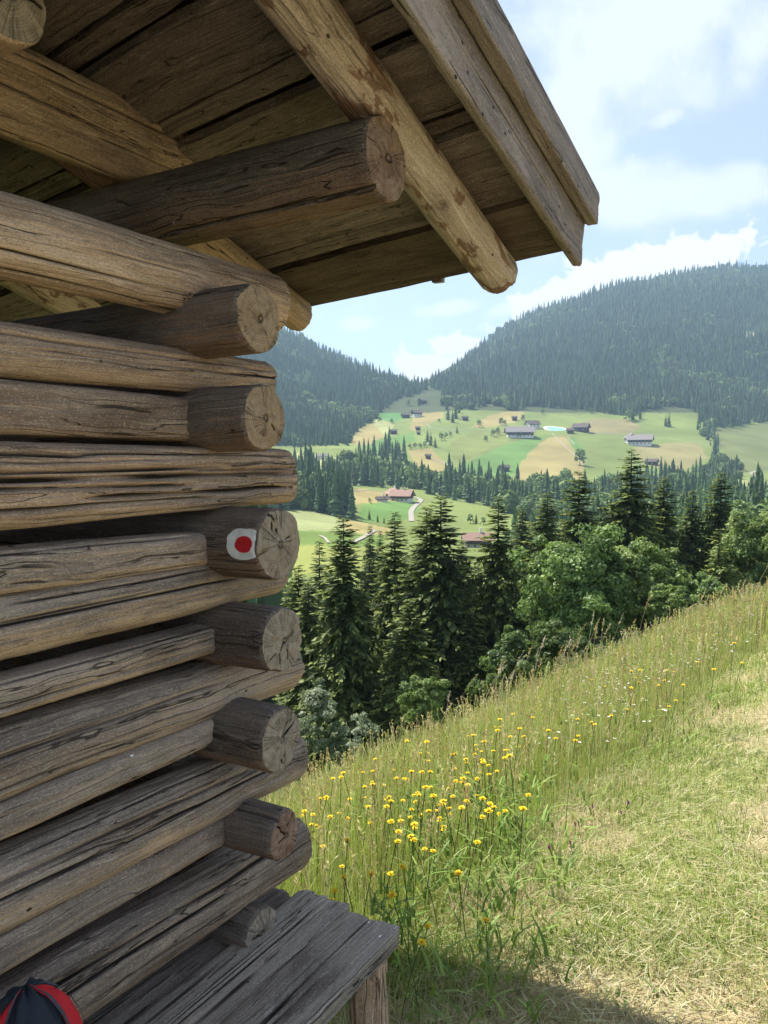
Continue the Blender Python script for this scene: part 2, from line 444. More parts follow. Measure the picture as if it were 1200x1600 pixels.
wall(.386, .405, .138, .150, -.10, W_GOLD, END_A, s0=-.005, seed=1, cracks=2, flare=.06, lump=.06)                 # B
wall(.190, .215, .120, .095, -.125, W_GOLD, END_A, s0=0, seed=2, cracks=2, lump=.07, deep=((PI - .45, .004, .02, XL(-1.6), XL(-.28)), (PI - .5, .004, .02, XL(-.3), XL(-.1))))  # D
wall(.094, .092, .106, .098, -.35, W_GOLD, END_A, s0=-.012, n=5, depth=.10, name='infill_plank', seed=3, cracks=1, lump=.02, bend=.004)  # F
wall(-.043, -.045, .180, .150, -.085, W_GOLD, END_G, s0=0, n=3.4, depth=.15, seed=4, cracks=6, cdepth=.02, cwidth=.004, lump=.05, bend=.006,
     deep=((PI - .12, .0055, .030, XL(-1.0), XL(-.06)), (PI - .42, .004, .022, XL(-1.2), XL(-.3)), (PI + .32, .005, .026, XL(-.8), XL(-.08)), (PI - .75, .004, .02, XL(-.6), XL(-.05)),
           (PI + .6, .004, .02, XL(-1.1), XL(-.35)), (PI - .25, .004, .02, XL(-.55), XL(-.05)), (PI + .12, .004, .018, XL(-1.2), XL(-.45)), (PI + .85, .004, .018, XL(-.9), XL(-.2))))   # G
wall(-.186, -.203, .092, .078, -.35, W_LOGLOW, END_G, s0=.006, n=4, depth=.10, name='infill_log', seed=5, cracks=3, lump=.04, bend=.005)  # I
wall(-.312, -.300, .145, .125, -.095, W_LOGLOW, END_A, s0=0, seed=6, cracks=4, deep=((PI - .15, .003, .014, XL(-1.4), XL(-.25)),))   # J
wall(-.426, -.416, .082, .066, -.35, W_LOGLOW, END_G, s0=.008, n=4, depth=.10, name='infill_log', seed=7, cracks=2, lump=.04, bend=.005)   # L
wall(-.528, -.556, .146, .138, -.045, W_LOGLOW, END_A, s0=0, seed=8, cracks=5, deep=((PI - .5, .004, .018, XL(-1.3), XL(-.3)),))   # M
wall(-.638, -.636, .084, .068, -.35, W_LOGLOW, END_G, s0=.008, n=4, depth=.10, name='infill_log', seed=9, cracks=2, lump=.04, bend=.005)   # O
wall(-.755, -.815, .168, .140, -.04, W_LOGLOW, END_A, s0=0, seed=10, cracks=5, deep=((PI - .62, .0045, .022, XL(-1.3), XL(-.2)), (PI - .2, .0035, .016, XL(-1.1), XL(-.12))))  # P
wall(-.866, -.890, .084, .074, -.35, W_LOGLOW, END_G, s0=.008, n=4, depth=.10, name='infill_log', seed=12, cracks=2, lump=.04, bend=.005)   # R
wall(-.985, -1.062, .175, .150, -.015, W_LOGLOW, END_A, s0=.0, seed=13, cracks=5, deep=((PI - .68, .005, .024, XL(-1.2), XL(-.05)), (PI - .3, .004, .018, XL(-1.3), XL(-.3))))  # S
wall(-1.20, -1.27, .17, .15, -.06, W_CROSS, END_G, s0=-.02, seed=14, cracks=3)
wall(-1.42, -1.46, .18, .16, -.06, W_CROSS, END_G, s0=-.02, seed=15, cracks=2)

# hewn tie beam A, butted against the purlin
lg = Log(hut(-.288, FAR, .79), hut(-.288, .10, .805), .098, .054, 3.2, seed=21, cracks=2, lump=.03, bend=.004, span=(3.6, 99), crack_face=PI, roll=.25,
         deep=((PI - .5, .003, .012, 3.2, 4.95), (PI + .35, .0025, .010, 3.8, 4.8)))
lg.make('tie_beam', W_GOLD, END_A, hut_root)

def cross(t, z, r, send, mat=W_CROSS, end=END_G, tilt=.05, seed=0, depth=2.6, name='cross_log', **kw):
    a = hut(-depth, t, z - tilt * (send + .3)); b = hut(send, t, z)
    lg = Log(a, b, r, r * kw.pop('asp', 1.0), 2.1, seed=seed, span=(depth - .25, 99), fine=.011, cracks=kw.pop('cracks', 4), **kw)
    return lg, lg.make(name, mat, end, hut_root)
cross(-.385, .302, .074, .20, W_CROSS, END_A, seed=31, asp=1.02)                                   # C
cross(-.37, .087, .074, .20, W_CROSS, END_A, seed=32)                                             # E
mk_log, mk_obj = cross(-.325, -.188, .083, .20, W_CROSS, END_G, seed=33, lump=.03)                 # H, carries the trail mark
cross(-.318, -.422, .0765, .20, W_CROSS, END_G, seed=34)                                           # K
cross(-.318, -.638, .0755, .20, W_CROSS, END_G, seed=35)                                           # N
cross(-.305, -.885, .058, .19, W_CROSS, END_R, seed=36, lump=.09, cracks=7, n=None or 2.1) if False else cross(-.305, -.885, .058, .19, W_CROSS, END_R, seed=36, lump=.1, cracks=7)  # Q
cross(-.27, -1.17, .062, .10, W_CROSS, END_G, seed=37, lump=.08, cracks=6)                        # T
cross(-.30, -1.40, .075, .15, W_CROSS, END_G, seed=38)
for k, (z, r) in enumerate(((.20, .075), (-.045, .085), (-.30, .08), (-.525, .085), (-.76, .09), (-1.01, .1), (-1.27, .1), (-1.47, .11), (-1.68, .11), (-1.89, .11), (-2.1, .11), (-2.31, .11), (-2.52, .11))):
    Log(hut(-2.6, -.31, z), hut(-.075, -.31, z), r, r * .9, 2.2, seed=240 + k, ang=40, fine=.06, cracks=0, endcracks=0).make('infill_log', W_CROSS, END_G, hut_root)
# purlin under the near rafter (reddish end)
lg, o = cross(-.275, .640, .0885, .45, W_CROSS, END_R, tilt=.07, seed=41, lump=.035, cracks=3, deep=((-2.2, .003, .018, 2.4, 3.1),))
o.name = 'purlin'
_pp = at_s(18, -8, .06); cross(float((_pp - P0) @ D), float(_pp[2]), .078, .06, W_GOLD, END_G, tilt=.03, seed=42, name='purlin')

# round rafter under the boards at the gable, and the ones inside
ZR = lambda t: .552 + (t - .51) * (-.288)
TRIDGE = -2.7
raft = Log(hut(.40, TRIDGE, ZR(TRIDGE)), hut(.40, .505, ZR(.505)), .062, .060, 2.0, seed=51, cracks=3, lump=.05, bend=.008, span=(1.9, 99), endrough=.006)
raft.make('rafter', W_RAFT, END_A, hut_root)
for k, (sv, te, mt) in enumerate(((-.405, .60, W_GOLD), (-1.27, .42, W_RAFT), (-2.1, .5, W_LOG))):
    Log(hut(sv, TRIDGE, ZR(TRIDGE) - .01), hut(sv, te, ZR(te) - .01), .058, .050, 2.6, seed=52 + k, span=(1.9, 99) if k == 0 else (0, 0), ang=72).make('rafter', mt, END_A, hut_root)

# roof boards: wide lower boards, cover boards over the gaps
def slab(name, s0, s1, t0, t1, zoff, th, mat, skew=-.145, seed=0, slope=None, jag=.004, zfun=None, nx=90, ny=10):
    """a board lying in the roof plane: runs along s, between t0 and t1 (at s=0), its underside zoff above the rafter axes"""
    zf = zfun or ZR
    xs = np.linspace(s0, s1, nx); ts = np.linspace(0, 1, ny)
    Sx, Tt = np.meshgrid(xs, ts, indexing='ij')
    w0 = t0 + jag * noise3(xs * 2.1 + seed * 5, seed, 0) + jag * .4 * noise3(xs * 17 + seed, seed, 3)
    w1 = t1 + jag * noise3(xs * 2.1 + seed * 5, seed, 9) + jag * .4 * noise3(xs * 17 + seed, seed, 13)
    T = w0[:, None] * (1 - Tt) + w1[:, None] * Tt
    cup = .004 * noise3(Sx * .9 + seed * 3, Tt * 1.5, seed) + .0015 * noise3(Sx * 4 + seed * 3, Tt * 9, seed)
    top = zoff + th
    o = hut(s0, (t0 + t1) / 2 + skew * s0, zf((t0 + t1) / 2 + skew * s0) + zoff)
    def pts(zo):
        Tk = T + skew * Sx
        Z = zf(Tk) + zo + cup
        return P0 + E * Sx[..., None] + D * Tk[..., None] + np.array([0, 0, 1.]) * Z[..., None]
    a, b = pts(zoff), pts(zoff + th)
    V = np.concatenate([a.reshape(-1, 3), b.reshape(-1, 3)])
    n = nx * ny; i = np.arange(nx - 1)[:, None] * ny; j = np.arange(ny - 1)[None, :]
    q = np.stack([i + j, i + ny + j, i + ny + j + 1, i + j + 1], -1).reshape(-1, 4)
    Q = [q, q[:, ::-1] + n]
    e0 = np.arange(nx - 1) * ny; Q.append(np.stack([e0, e0 + ny, e0 + ny + n, e0 + n], -1)); e1 = e0 + ny - 1; Q.append(np.stack([e1, e1 + n, e1 + ny + n, e1 + ny], -1))
    f0 = np.arange(ny - 1); Q.append(np.stack([f0, f0 + n, f0 + 1 + n, f0 + 1], -1)); f1 = f0 + (nx - 1) * ny; Q.append(np.stack([f1, f1 + 1, f1 + 1 + n, f1 + n], -1))
    # local frame: X along the board
    X = E + D * skew; X /= np.linalg.norm(X); Zl = np.array([0, 0, 1.]); Y = np.cross(Zl, X)
    M = Matrix.Identity(4)
    for k in range(3): M[k][0], M[k][1], M[k][2], M[k][3] = X[k], Y[k], Zl[k], o[k]
    L = np.stack([(V - o) @ X, (V - o) @ Y, (V - o) @ Zl], -1)
    me = build_mesh(name, L, Q, (mat,), None, False)
    ob = link(name, me, None, None, M); in_parent(ob, hut_root); return ob

OFF = .068
W_BOARD2 = wood_mat('roof_board_wood_pale', (.044, .033, .028), (.112, .088, .074), (.22, .178, .15), (.12, .092, .075), (.10, .083, .075), wear=.5, bumpd=.004)
W_BOARD3 = wood_mat('roof_board_wood_dark', (.022, .016, .012), (.055, .041, .030), (.11, .082, .058), (.065, .046, .032), (.06, .05, .045), wear=.4, bumpd=.005)
lower = [(.385, .628, W_BOARD3), (.075, .285, W_BOARD2), (-.212, -.005, W_BOARD2), (-.485, -.310, W_BOARD2), (-.66, -.575, W_BOARD), (-.98, -.745, W_BOARD2),
         (-1.28, -1.06, W_BOARD), (-1.58, -1.36, W_BOARD2), (-1.9, -1.66, W_BOARD), (-2.2, -1.98, W_BOARD2), (-2.55, -2.28, W_BOARD)]
for k, (a, b, m) in enumerate(lower):
    slab('roof_board', -3.0, .592, a, b, OFF, .024, m, seed=60 + k)
gaps = [(.285, .385), (-.005, .075), (-.31, -.212), (-.575, -.485), (-.745, -.66), (-1.06, -.98), (-1.36, -1.28), (-1.66, -1.58), (-1.98, -1.9), (-2.28, -2.2)]
for k, (a, b) in enumerate(gaps):
    slab('cover_board', -3.0, .592, a - .05, b + .05, OFF + .058, .022, W_BOARD3, seed=80 + k)
    slab('batten', -3.0, .590, a + .024, b - .020, OFF + .012, .020, W_BOARD2 if k % 2 == 0 else W_BOARD, seed=120 + k, jag=.005)
SHINGLE = plain('roof_shingle', (.10, .095, .085), .9, .2, 20, .5, .01)
slab('roof_cover', -3.05, .655, -2.7, .66, OFF + .088, .022, SHINGLE, seed=99, jag=.014)
ZB = lambda t: ZR(TRIDGE) + (t - TRIDGE) * .288
slab('roof_cover', -3.05, .655, -5.6, -2.705, OFF + .02, .05, SHINGLE, seed=98, zfun=ZB, skew=0.0, nx=20, ny=12)

# barge board with its cap board along the gable edge
def plank(name, a, b, w, th, mat, seed=0, up=(0, 0, 1), n=14, span=None, **kw):
    lg = Log(a, b, w / 2, th / 2, n, seed=seed, lump=kw.pop('lump', .012), bend=kw.pop('bend', .003), cracks=kw.pop('cracks', 2), up=up, ang=kw.pop('ang', 96), span=span, endcracks=1, **kw)
    return lg.make(name, mat, mat, hut_root)
bz = lambda t: .56 + (t - .57) * (-.215)
plank('barge_board', hut(.62, -3.0, bz(-3.0) + .072), hut(.62, .572, bz(.572) + .072), .145, .026, W_BARGE, 71, span=(2.0, 99), deep=((PI + .0, .002, .006, 2.4, 3.4),))
tz = lambda t: .678 + (t - .57) * (-.205)
plank('barge_cap', hut(.652, -3.0, tz(-3.0) + .058), hut(.652, .60, tz(.60) + .058), .095, .036, W_BARGE, 72, span=(2.0, 99))
# little peg and block under the eave board
pe = at_s(680, 440, .12)
V, Q = boxes([(0, 0, 0, .018, .012, .009)]); me = build_mesh('eave_block', V, [Q], (W_BARGE,), None, False)
in_parent(link('eave_block', me, None, None, Matrix.Translation(Vector(tuple(pe + np.array([.01, 0, .006])))) @ Matrix.Rotation(math.radians(-30), 4, 'Z')), hut_root)

# painted way mark on the cross log
MARK_W = plain('mark_white', (.76, .75, .72), .8, .2, 45, .42, .001)
MARK_R = plain('mark_red', (.52, .02, .025), .75, .2, 45, .3, .001)
def patch_on_log(lg, x0, th0, rx, rth, off, wob, seed, sq=2.0, keep=None):
    rings = 9; n = 64; ph = np.linspace(0, 2 * PI, n, endpoint=False)
    Rr, Ph = np.meshgrid(np.linspace(0, 1, rings + 1)[1:], ph, indexing='ij')
    sup = (np.abs(np.cos(Ph)) ** sq + np.abs(np.sin(Ph)) ** sq) ** (-1 / sq) * (1 + wob * noise3(np.cos(Ph) * 2.2 + seed, np.sin(Ph) * 2.2, seed))
    x = x0 + rx * Rr * sup * np.cos(Ph); th = th0 + rth * Rr * sup * np.sin(Ph)
    x = np.minimum(x, lg.L - .004)
    P, _ = lg.surf(x, th, off)
    c, _ = lg.surf(np.array([x0]), np.array([th0]), off)
    V = np.concatenate([P.reshape(-1, 3), c])
    i = np.arange(rings - 1)[:, None] * n; j = np.arange(n)[None, :]; j2 = (j + 1) % n
    Q = np.stack([i + j, i + n + j, i + n + j2, i + j2], -1).reshape(-1, 4)
    T = np.stack([np.arange(n), (np.arange(n) + 1) % n, np.full(n, len(V) - 1)], -1)
    return V, Q, T
def find_on_log(lg, u, v):
    best = None
    for x in np.linspace(lg.L - .25, lg.L, 120):
        th = np.linspace(0, 2 * PI, 180, endpoint=False)
        P, _ = lg.surf(np.full_like(th, x), th)
        Wp = lg.p0 + P @ np.stack([lg.X, lg.Y, lg.Z])
        uu, vv_ = project(Wp); d = (uu - u) ** 2 + (vv_ - v) ** 2 + 1e5 * np.maximum(0, np.linalg.norm(Wp, axis=1) - np.linalg.norm(Wp, axis=1).min() - .06)
        k = int(np.argmin(d))
        if best is None or d[k] < best[0]: best = (d[k], x, th[k])
    return best[1], best[2]
mx, mt = find_on_log(mk_log, 380, 851)
V, Q, T = patch_on_log(mk_log, mx, mt, .048, .42, .0012, .06, 3.0, 2.5)
V2, Q2, T2 = patch_on_log(mk_log, mx + .002, mt, .0245, .215, .0022, .05, 8.0, 2.1)
n1 = len(V)
me = build_mesh('trail_mark', np.concatenate([V, V2]), [Q, Q2 + n1, T, T2 + n1], (MARK_W, MARK_R), [np.zeros(len(Q)), np.ones(len(Q2)), np.zeros(len(T)), np.ones(len(T2))])
tm = link('trail_mark', me); tm.parent = mk_obj
tm['label'] = 'white painted patch with a red dot'

# rest of the hut (behind the camera and inside): plain logs closing the box
def simple_logs(name, a, b, n, z0, z1, r, mat):
    for k in range(n):
        z = z0 + (z1 - z0) * k / (n - 1)
        Log(np.array(a) + (0, 0, z), np.array(b) + (0, 0, z), r, r, 2, seed=200 + k, ang=20, fine=.2, cracks=0, endcracks=0).make(name, mat, END_G, hut_root)
simple_logs('wall_log', hut(-2.6, FAR + .1, 0), hut(-2.6, .0, 0), 15, -2.94, .42, .124, W_CROSS)
simple_logs('wall_log', hut(-2.7, -4.6, 0), hut(.12, -4.6, 0), 9, -1.5, .42, .122, W_CROSS)

# ================================================================== BENCH
BZ = -1.172
bench = tag(empty('wooden_bench', tuple(hut(.22, -.9, GZ))), 'grey weathered wooden bench of two thick planks against the log wall', 'bench')
def bplank(s0, s1, tend, seed, z, deep):
    lg = Log(hut((s0 + s1) / 2, -2.1, z), hut((s0 + s1) / 2, tend, z + .0), .024, (s1 - s0) / 2, 9, seed=seed, cracks=7, cdepth=.005, cwidth=.0025, crack_face=PI / 2, lump=.035, bend=.006,
             ang=200, fine=.012, span=(.9, 99), endcracks=5, endrough=.012, deep=deep)
    o = lg.make('seat_plank', W_BENCH, W_BENCH, bench); return o
bplank(.055, .222, -.055, 301, BZ - .022, ((PI / 2 + .35, .004, .014, .9, 2.0),))
bplank(.226, .392, -.085, 302, BZ - .020, ((PI / 2 - .3, .004, .014, .8, 2.1), (PI / 2 + .8, .005, .015, .9, 1.8)))
for (sv, tv, ds, dt) in ((.335, -.17, .03, .015), (.10, -.17, -.02, .015), (.335, -1.85, .03, -.02), (.10, -1.85, -.02, -.02)):
    lg = Log(hut(sv + ds, tv + dt, GZ - .12), hut(sv, tv, BZ - .04), .047, .040, 3.0, seed=int(310 + sv * 100 - tv * 10), cracks=3, lump=.05, bend=.006, ang=64, deep=((-.9, .005, .03, .0, .6), (2.2, .005, .03, 0, .6)))
    lg.make('leg', W_LEG, END_A, bench)
lg = Log(hut(.06, -.17, BZ - .065), hut(.38, -.17, BZ - .065), .022, .03, 6, seed=330, ang=48, cracks=1)
lg.make('cross_bearer', W_LEG, END_A, bench)

# ================================================================== BACKPACK on the bench
_ap = at_s(40, 1538, .20); _at = float((_ap - P0) @ D); pk_c = hut(.20, _at, BZ)
pack = tag(empty('backpack', tuple(pk_c)), 'dark navy backpack with red bands standing on the bench against the wall', 'backpack')
FAB = plain('pack_fabric', (.022, .030, .042), .85, .25, 120, .35, .001)
PIPE = plain('pack_piping', (.05, .055, .065), .7, .3, 120, .2)
RED = plain('pack_red', (.50, .018, .026), .75, .25, 150, .15, .0005)
HX, HY, HZ = .088, .075, (float(_ap[2]) - BZ) / 2
def pack_surf(th, ph, off=0.0):
    n1, n2 = .95, .85
    cp = np.sign(np.cos(ph)) * np.abs(np.cos(ph)) ** n1; sp = np.sign(np.sin(ph)) * np.abs(np.sin(ph)) ** n1
    ct = np.sign(np.cos(th)) * np.abs(np.cos(th)) ** n2; st_ = np.sign(np.sin(th)) * np.abs(np.sin(th)) ** n2
    w = 1 + .05 * noise3(np.cos(th) * 3, np.sin(th) * 3, ph * 3) + .02 * noise3(np.cos(th) * 8, np.sin(th) * 8, ph * 7)
    x = (HX * w + off) * cp * ct; y = (HY * w + off) * cp * st_; z = (HZ * w + off) * sp
    return np.stack([D[0] * x + E[0] * y, D[1] * x + E[1] * y, z + HZ - .006], -1)
def pack_grid(t0, t1, p0, p1, nt, npx, off, fold=0):
    T, P = np.meshgrid(np.linspace(t0, t1, nt), np.linspace(p0, p1, npx), indexing='ij')
    V = pack_surf(T, P, off).reshape(-1, 3)
    i = np.arange(nt - 1)[:, None] * npx; j = np.arange(npx - 1)[None, :]
    return V, np.stack([i + j, i + npx + j, i + npx + j + 1, i + j + 1], -1).reshape(-1, 4)
V, Q = pack_grid(0, 2 * PI, -PI / 2, PI / 2, 80, 50, 0)
link('pack_body', build_mesh('pack_body', V, [Q], (FAB,)), pack)
for (a, b) in ((.60, 1.22), (2.80, 3.10)):
    V, Q = pack_grid(a, b, -1.2, 1.50, 14, 60, .004); link('red_band', build_mesh('red_band', V, [Q], (RED,)), pack)
    for c in (a, b):
        V, Q = pack_grid(c - .04, c + .04, -1.2, 1.53, 8, 60, .008); link('piping', build_mesh('piping', V, [Q], (PIPE,)), pack)

# ================================================================== GROUND
Y_ROWS = np.array([35, 60, 120, 200, 280, 350, 450, 550, 650, 750, 850, 950, 1100, 1300, 1600, 1900, 2300, 3200.])
U_COLS = np.array([300, 450, 550, 660, 800, 950, 1100, 1250.])
V_TAB = np.array([
    [1330, 1290, 1240, 1200, 1130, 1070, 1010, 960],
    [1130, 1110, 1090, 1070, 1030, 990, 955, 910],
    [985, 965, 945, 935, 915, 900, 880, 860],
    [885, 868, 862, 868, 875, 865, 855, 835],
    [812, 806, 818, 850, 862, 850, 845, 825],
    [822, 815, 820, 838, 842, 835, 825, 805],
    [772, 770, 780, 798, 802, 815, 805, 790],
    [748, 748, 763, 765, 788, 790, 782, 772],
    [732, 730, 742, 745, 757, 762, 770, 762],
    [715, 712, 712, 725, 742, 745, 750, 748],
    [690, 700, 695, 703, 715, 715, 718, 735],
    [652, 690, 685, 680, 682, 686, 688, 705],
    [602, 655, 662, 648, 655, 655, 655, 672],
    [545, 600, 622, 622, 622, 618, 612, 622],
    [485, 548, 580, 614, 570, 545, 522, 512],
    [445, 522, 570, 612, 522, 468, 446, 444],
    [445, 516, 567, 612, 500, 445, 424, 424],
    [640, 640, 640, 640, 640, 640, 600, 600]])
_A = (U_COLS - 600) / F
Z_TAB = (720 - V_TAB) / F * Y_ROWS[:, None]
_ga = np.linspace(_A[0], _A[-1], 160); _gy = np.linspace(math.log(35), math.log(3200), 320)
_tmp = np.stack([np.interp(_gy, np.log(Y_ROWS), Z_TAB[:, k]) for k in range(len(U_COLS))], 1)
G = np.stack([np.interp(_ga, _A, _tmp[k]) for k in range(len(_gy))], 0)
for _ in range(3):   # round the slopes off
    G[1:-1] = (G[:-2] + 2 * G[1:-1] + G[2:]) / 4
for _ in range(60):
    G[:, 1:-1] = (G[:, :-2] + 2 * G[:, 1:-1] + G[:, 2:]) / 4

def qf(x, y): return .335 * x - .272 * (y - 2.3)
def ground_z(x, y, fine=True):
    x = np.asarray(x, float); y = np.asarray(y, float)
    rho = np.hypot(x, y)
    q = qf(x, y)
    k = .16
    q1 = -k * np.logaddexp(0, -(q - .03) / k) + .03 + .10 * np.tanh(np.maximum(q, 0) * .8)   # levels out on the path, falls away below it
    steep = np.maximum(0, -(q + 1.35)); q1 = q1 - .85 * steep * sstep(0, .8, steep)
    zn = -1.60 + q1
    zn = zn + .035 * fbm(x * .9, y * .9, 1, 3) * sstep(.5, 3, rho)
    a = np.clip(x / np.maximum(y, 1e-3), _A[0], _A[-1]); a = np.where(y <= 0, np.where(x < 0, _A[0], _A[-1]), a)
    yy = np.maximum(y, .45 * rho)
    ly = np.clip(np.log(np.maximum(yy, 1)), _gy[0], _gy[-1])
    fi = (a - _ga[0]) / (_ga[1] - _ga[0]); fj = (ly - _gy[0]) / (_gy[1] - _gy[0])
    i = np.clip(fi.astype(int), 0, len(_ga) - 2); j = np.clip(fj.astype(int), 0, len(_gy) - 2)
    fi = fi - i; fj = fj - j
    zt = (G[j, i] * (1 - fi) * (1 - fj) + G[j, i + 1] * fi * (1 - fj) + G[j + 1, i] * (1 - fi) * fj + G[j + 1, i + 1] * fi * fj)
    zt = zt + sstep(60, 400, rho) * 1.2 * fbm(x * .018, y * .018, 2, 3) + sstep(900, 1500, rho) * 14 * fbm(x * .006, y * .006, 5, 3)
    w = sstep(16, 45, rho)
    back = sstep(0, -30, y)         # behind the camera the hill just runs on
    zt = np.where(y < 0, zt * (1 - back) + -2.0 * back, zt)
    return zn * (1 - w) + zt * w

YS = np.concatenate([np.geomspace(1.2, 60, 260), np.geomspace(60, 3300, 700)[1:]])
def ground_hit(u, v, ymin=1.2):
    u = np.atleast_1d(np.asarray(u, float)); v = np.atleast_1d(np.asarray(v, float)); out = np.full((len(u), 3), np.nan)
    ys = YS[YS >= ymin]
    for c in range(0, len(u), 400):
        r = rays(u[c:c + 400], v[c:c + 400]); r = r / r[:, 1:2]
        P = r[:, None, :] * ys[None, :, None]
        dz = P[..., 2] - ground_z(P[..., 0], P[..., 1])
        below = dz < 0
        k = np.argmax(below, 1); ok = below.any(1) & (k > 0)
        k = np.maximum(k, 1); ii = np.arange(len(k))
        d0, d1 = dz[ii, k - 1], dz[ii, k]; f = d0 / np.where(np.abs(d0 - d1) < 1e-9, 1, d0 - d1)
        yk = ys[k - 1] + (ys[k] - ys[k - 1]) * f
        res = r * yk[:, None]; res[:, 2] = ground_z(res[:, 0], res[:, 1]); res[~ok] = np.nan
        out[c:c + 400] = res
    return out

def in_poly(u, v, poly):
    u = np.asarray(u); v = np.asarray(v); ins = np.zeros(u.shape, bool); n = len(poly)
    for i in range(n):
        (x0, y0), (x1, y1) = poly[i], poly[(i + 1) % n]
        if y0 == y1: continue
        c = ((y0 > v) != (y1 > v)) & (u < (x1 - x0) * (v - y0) / (y1 - y0) + x0); ins ^= c
    return ins

# mown path boundary, in metres on the ground
PATH_B = [(-6, -3.0), (-.6, 1.5), (-.1, 2.55), (.12, 2.85), (.42, 3.10), (.74, 3.65), (1.52, 4.75), (2.6, 6.2), (3.9, 8.05), (9, 14.6), (30, 42)]
_bx = np.array([p[0] for p in PATH_B]); _by = np.array([p[1] for p in PATH_B])
def tall_side(x, y):
    """> 0 on the uncut side (metres, roughly)"""
    return (y - np.interp(x, _bx, _by)) * .62 + .10 * fbm(np.asarray(x) * 1.3, np.asarray(y) * 1.3, 8, 2)

MEAD_GREEN = (.105, .185, .048); MEAD_OLIVE = (.142, .178, .052); MEAD_TAN = (.245, .205, .082); MEAD_PALE = (.26, .27, .115)
FIELDS = [
    ([(698, 738), (745, 716), (800, 691), (830, 684), (852, 679), (838, 698), (818, 720), (806, 738), (792, 748), (740, 752), (702, 748)], MEAD_GREEN),
    ([(805, 752), (815, 722), (835, 700), (858, 683), (880, 681), (898, 700), (913, 724), (908, 748), (860, 760)], MEAD_TAN),
    ([(884, 683), (898, 684), (910, 702), (902, 712)], MEAD_GREEN),
    ([(638, 703), (672, 700), (706, 735), (690, 750), (660, 748), (645, 722)], MEAD_TAN),
    ([(570, 696), (612, 682), (645, 676), (650, 688), (610, 702), (575, 712)], MEAD_GREEN),
    ([(546, 694), (556, 674), (580, 660), (600, 668), (600, 682), (575, 696)], MEAD_TAN),
    ([(580, 660), (592, 655), (615, 662), (612, 676), (600, 680)], MEAD_PALE),
    ([(588, 653), (605, 636), (625, 623), (642, 634), (638, 652), (615, 660)], (.075, .165, .045)),
    ([(640, 668), (652, 642), (688, 634), (694, 652), (665, 664), (645, 674)], MEAD_TAN),
    ([(735, 668), (762, 650), (815, 637), (823, 640), (806, 660), (762, 668)], MEAD_TAN),
    ([(705, 690), (735, 678), (790, 672), (800, 685), (745, 712), (705, 728)], (.15, .175, .05)),
    ([(885, 668), (930, 654), (985, 656), (1000, 668), (985, 678), (920, 676)], (.19, .165, .075)),
    ([(985, 700), (1040, 692), (1092, 692), (1105, 715), (1070, 735), (1010, 728)], (.205, .185, .08)),
    ([(540, 772), (556, 763), (600, 768), (630, 773), (618, 784), (575, 786), (545, 789)], MEAD_TAN),
    ([(560, 806), (568, 788), (612, 783), (652, 784), (655, 795), (640, 812), (570, 816)], MEAD_GREEN),
    ([(655, 790), (690, 780), (760, 792), (810, 808), (800, 830), (660, 830)], (.15, .185, .055)),
    ([(440, 712), (475, 706), (560, 722), (558, 732), (500, 735), (440, 735)], MEAD_PALE),
    ([(540, 812), (575, 818), (610, 826), (606, 836), (560, 834), (530, 826)], MEAD_TAN),
    ([(450, 798), (500, 800), (535, 812), (535, 830), (450, 828)], (.21, .235, .10)),
    ([(450, 828), (600, 836), (600, 856), (450, 850)], (.115, .17, .04)),
    ([(450, 850), (600, 856), (600, 885), (450, 900)], (.20, .22, .06)),
    ([(1108, 668), (1210, 660), (1300, 660), (1300, 740), (1180, 735), (1150, 742), (1125, 700)], (.13, .15, .055)),
    ([(1125, 745), (1210, 755), (1300, 760), (1300, 790), (1210, 785), (1120, 768)], (.20, .21, .08)),
]
az_d = np.radians(np.arange(-31, 31.01, .085)); az_o = np.radians(np.concatenate([np.arange(-180, -31, 3.0), np.arange(34, 180, 3.0)]))
AZ = np.sort(np.concatenate([az_d, az_o]))
RH = np.concatenate([np.geomspace(.4, 25, 190), np.geomspace(25, 560, 190)[1:], np.geomspace(560, 1250, 190)[1:], np.geomspace(1250, 3300, 90)[1:]])
RR, AA = np.meshgrid(RH, AZ, indexing='ij')
GX, GY = RR * np.sin(AA), RR * np.cos(AA); GZZ = ground_z(GX, GY)
V = np.stack([GX, GY, GZZ], -1).reshape(-1, 3); nA = len(AZ); nR = len(RH)
uu, vv_ = project(V); rho = RR.ravel()
cols = np.zeros((len(V), 3)); cols[:] = MEAD_OLIVE
cols *= (1 + .18 * fbm(V[:, 0] * .02, V[:, 1] * .02, 0, 4))[:, None]
far = (rho > 150) & (V[:, 1] > 0)
for poly, c in FIELDS:
    m = far & in_poly(uu + 3 * noise3(V[:, 0] * .05, V[:, 1] * .05, 1), vv_, poly)
    cols[m] = np.array(c)[None] * (1 + .14 * fbm(V[m, 0] * .03, V[m, 1] * .03, 3, 4))[:, None]
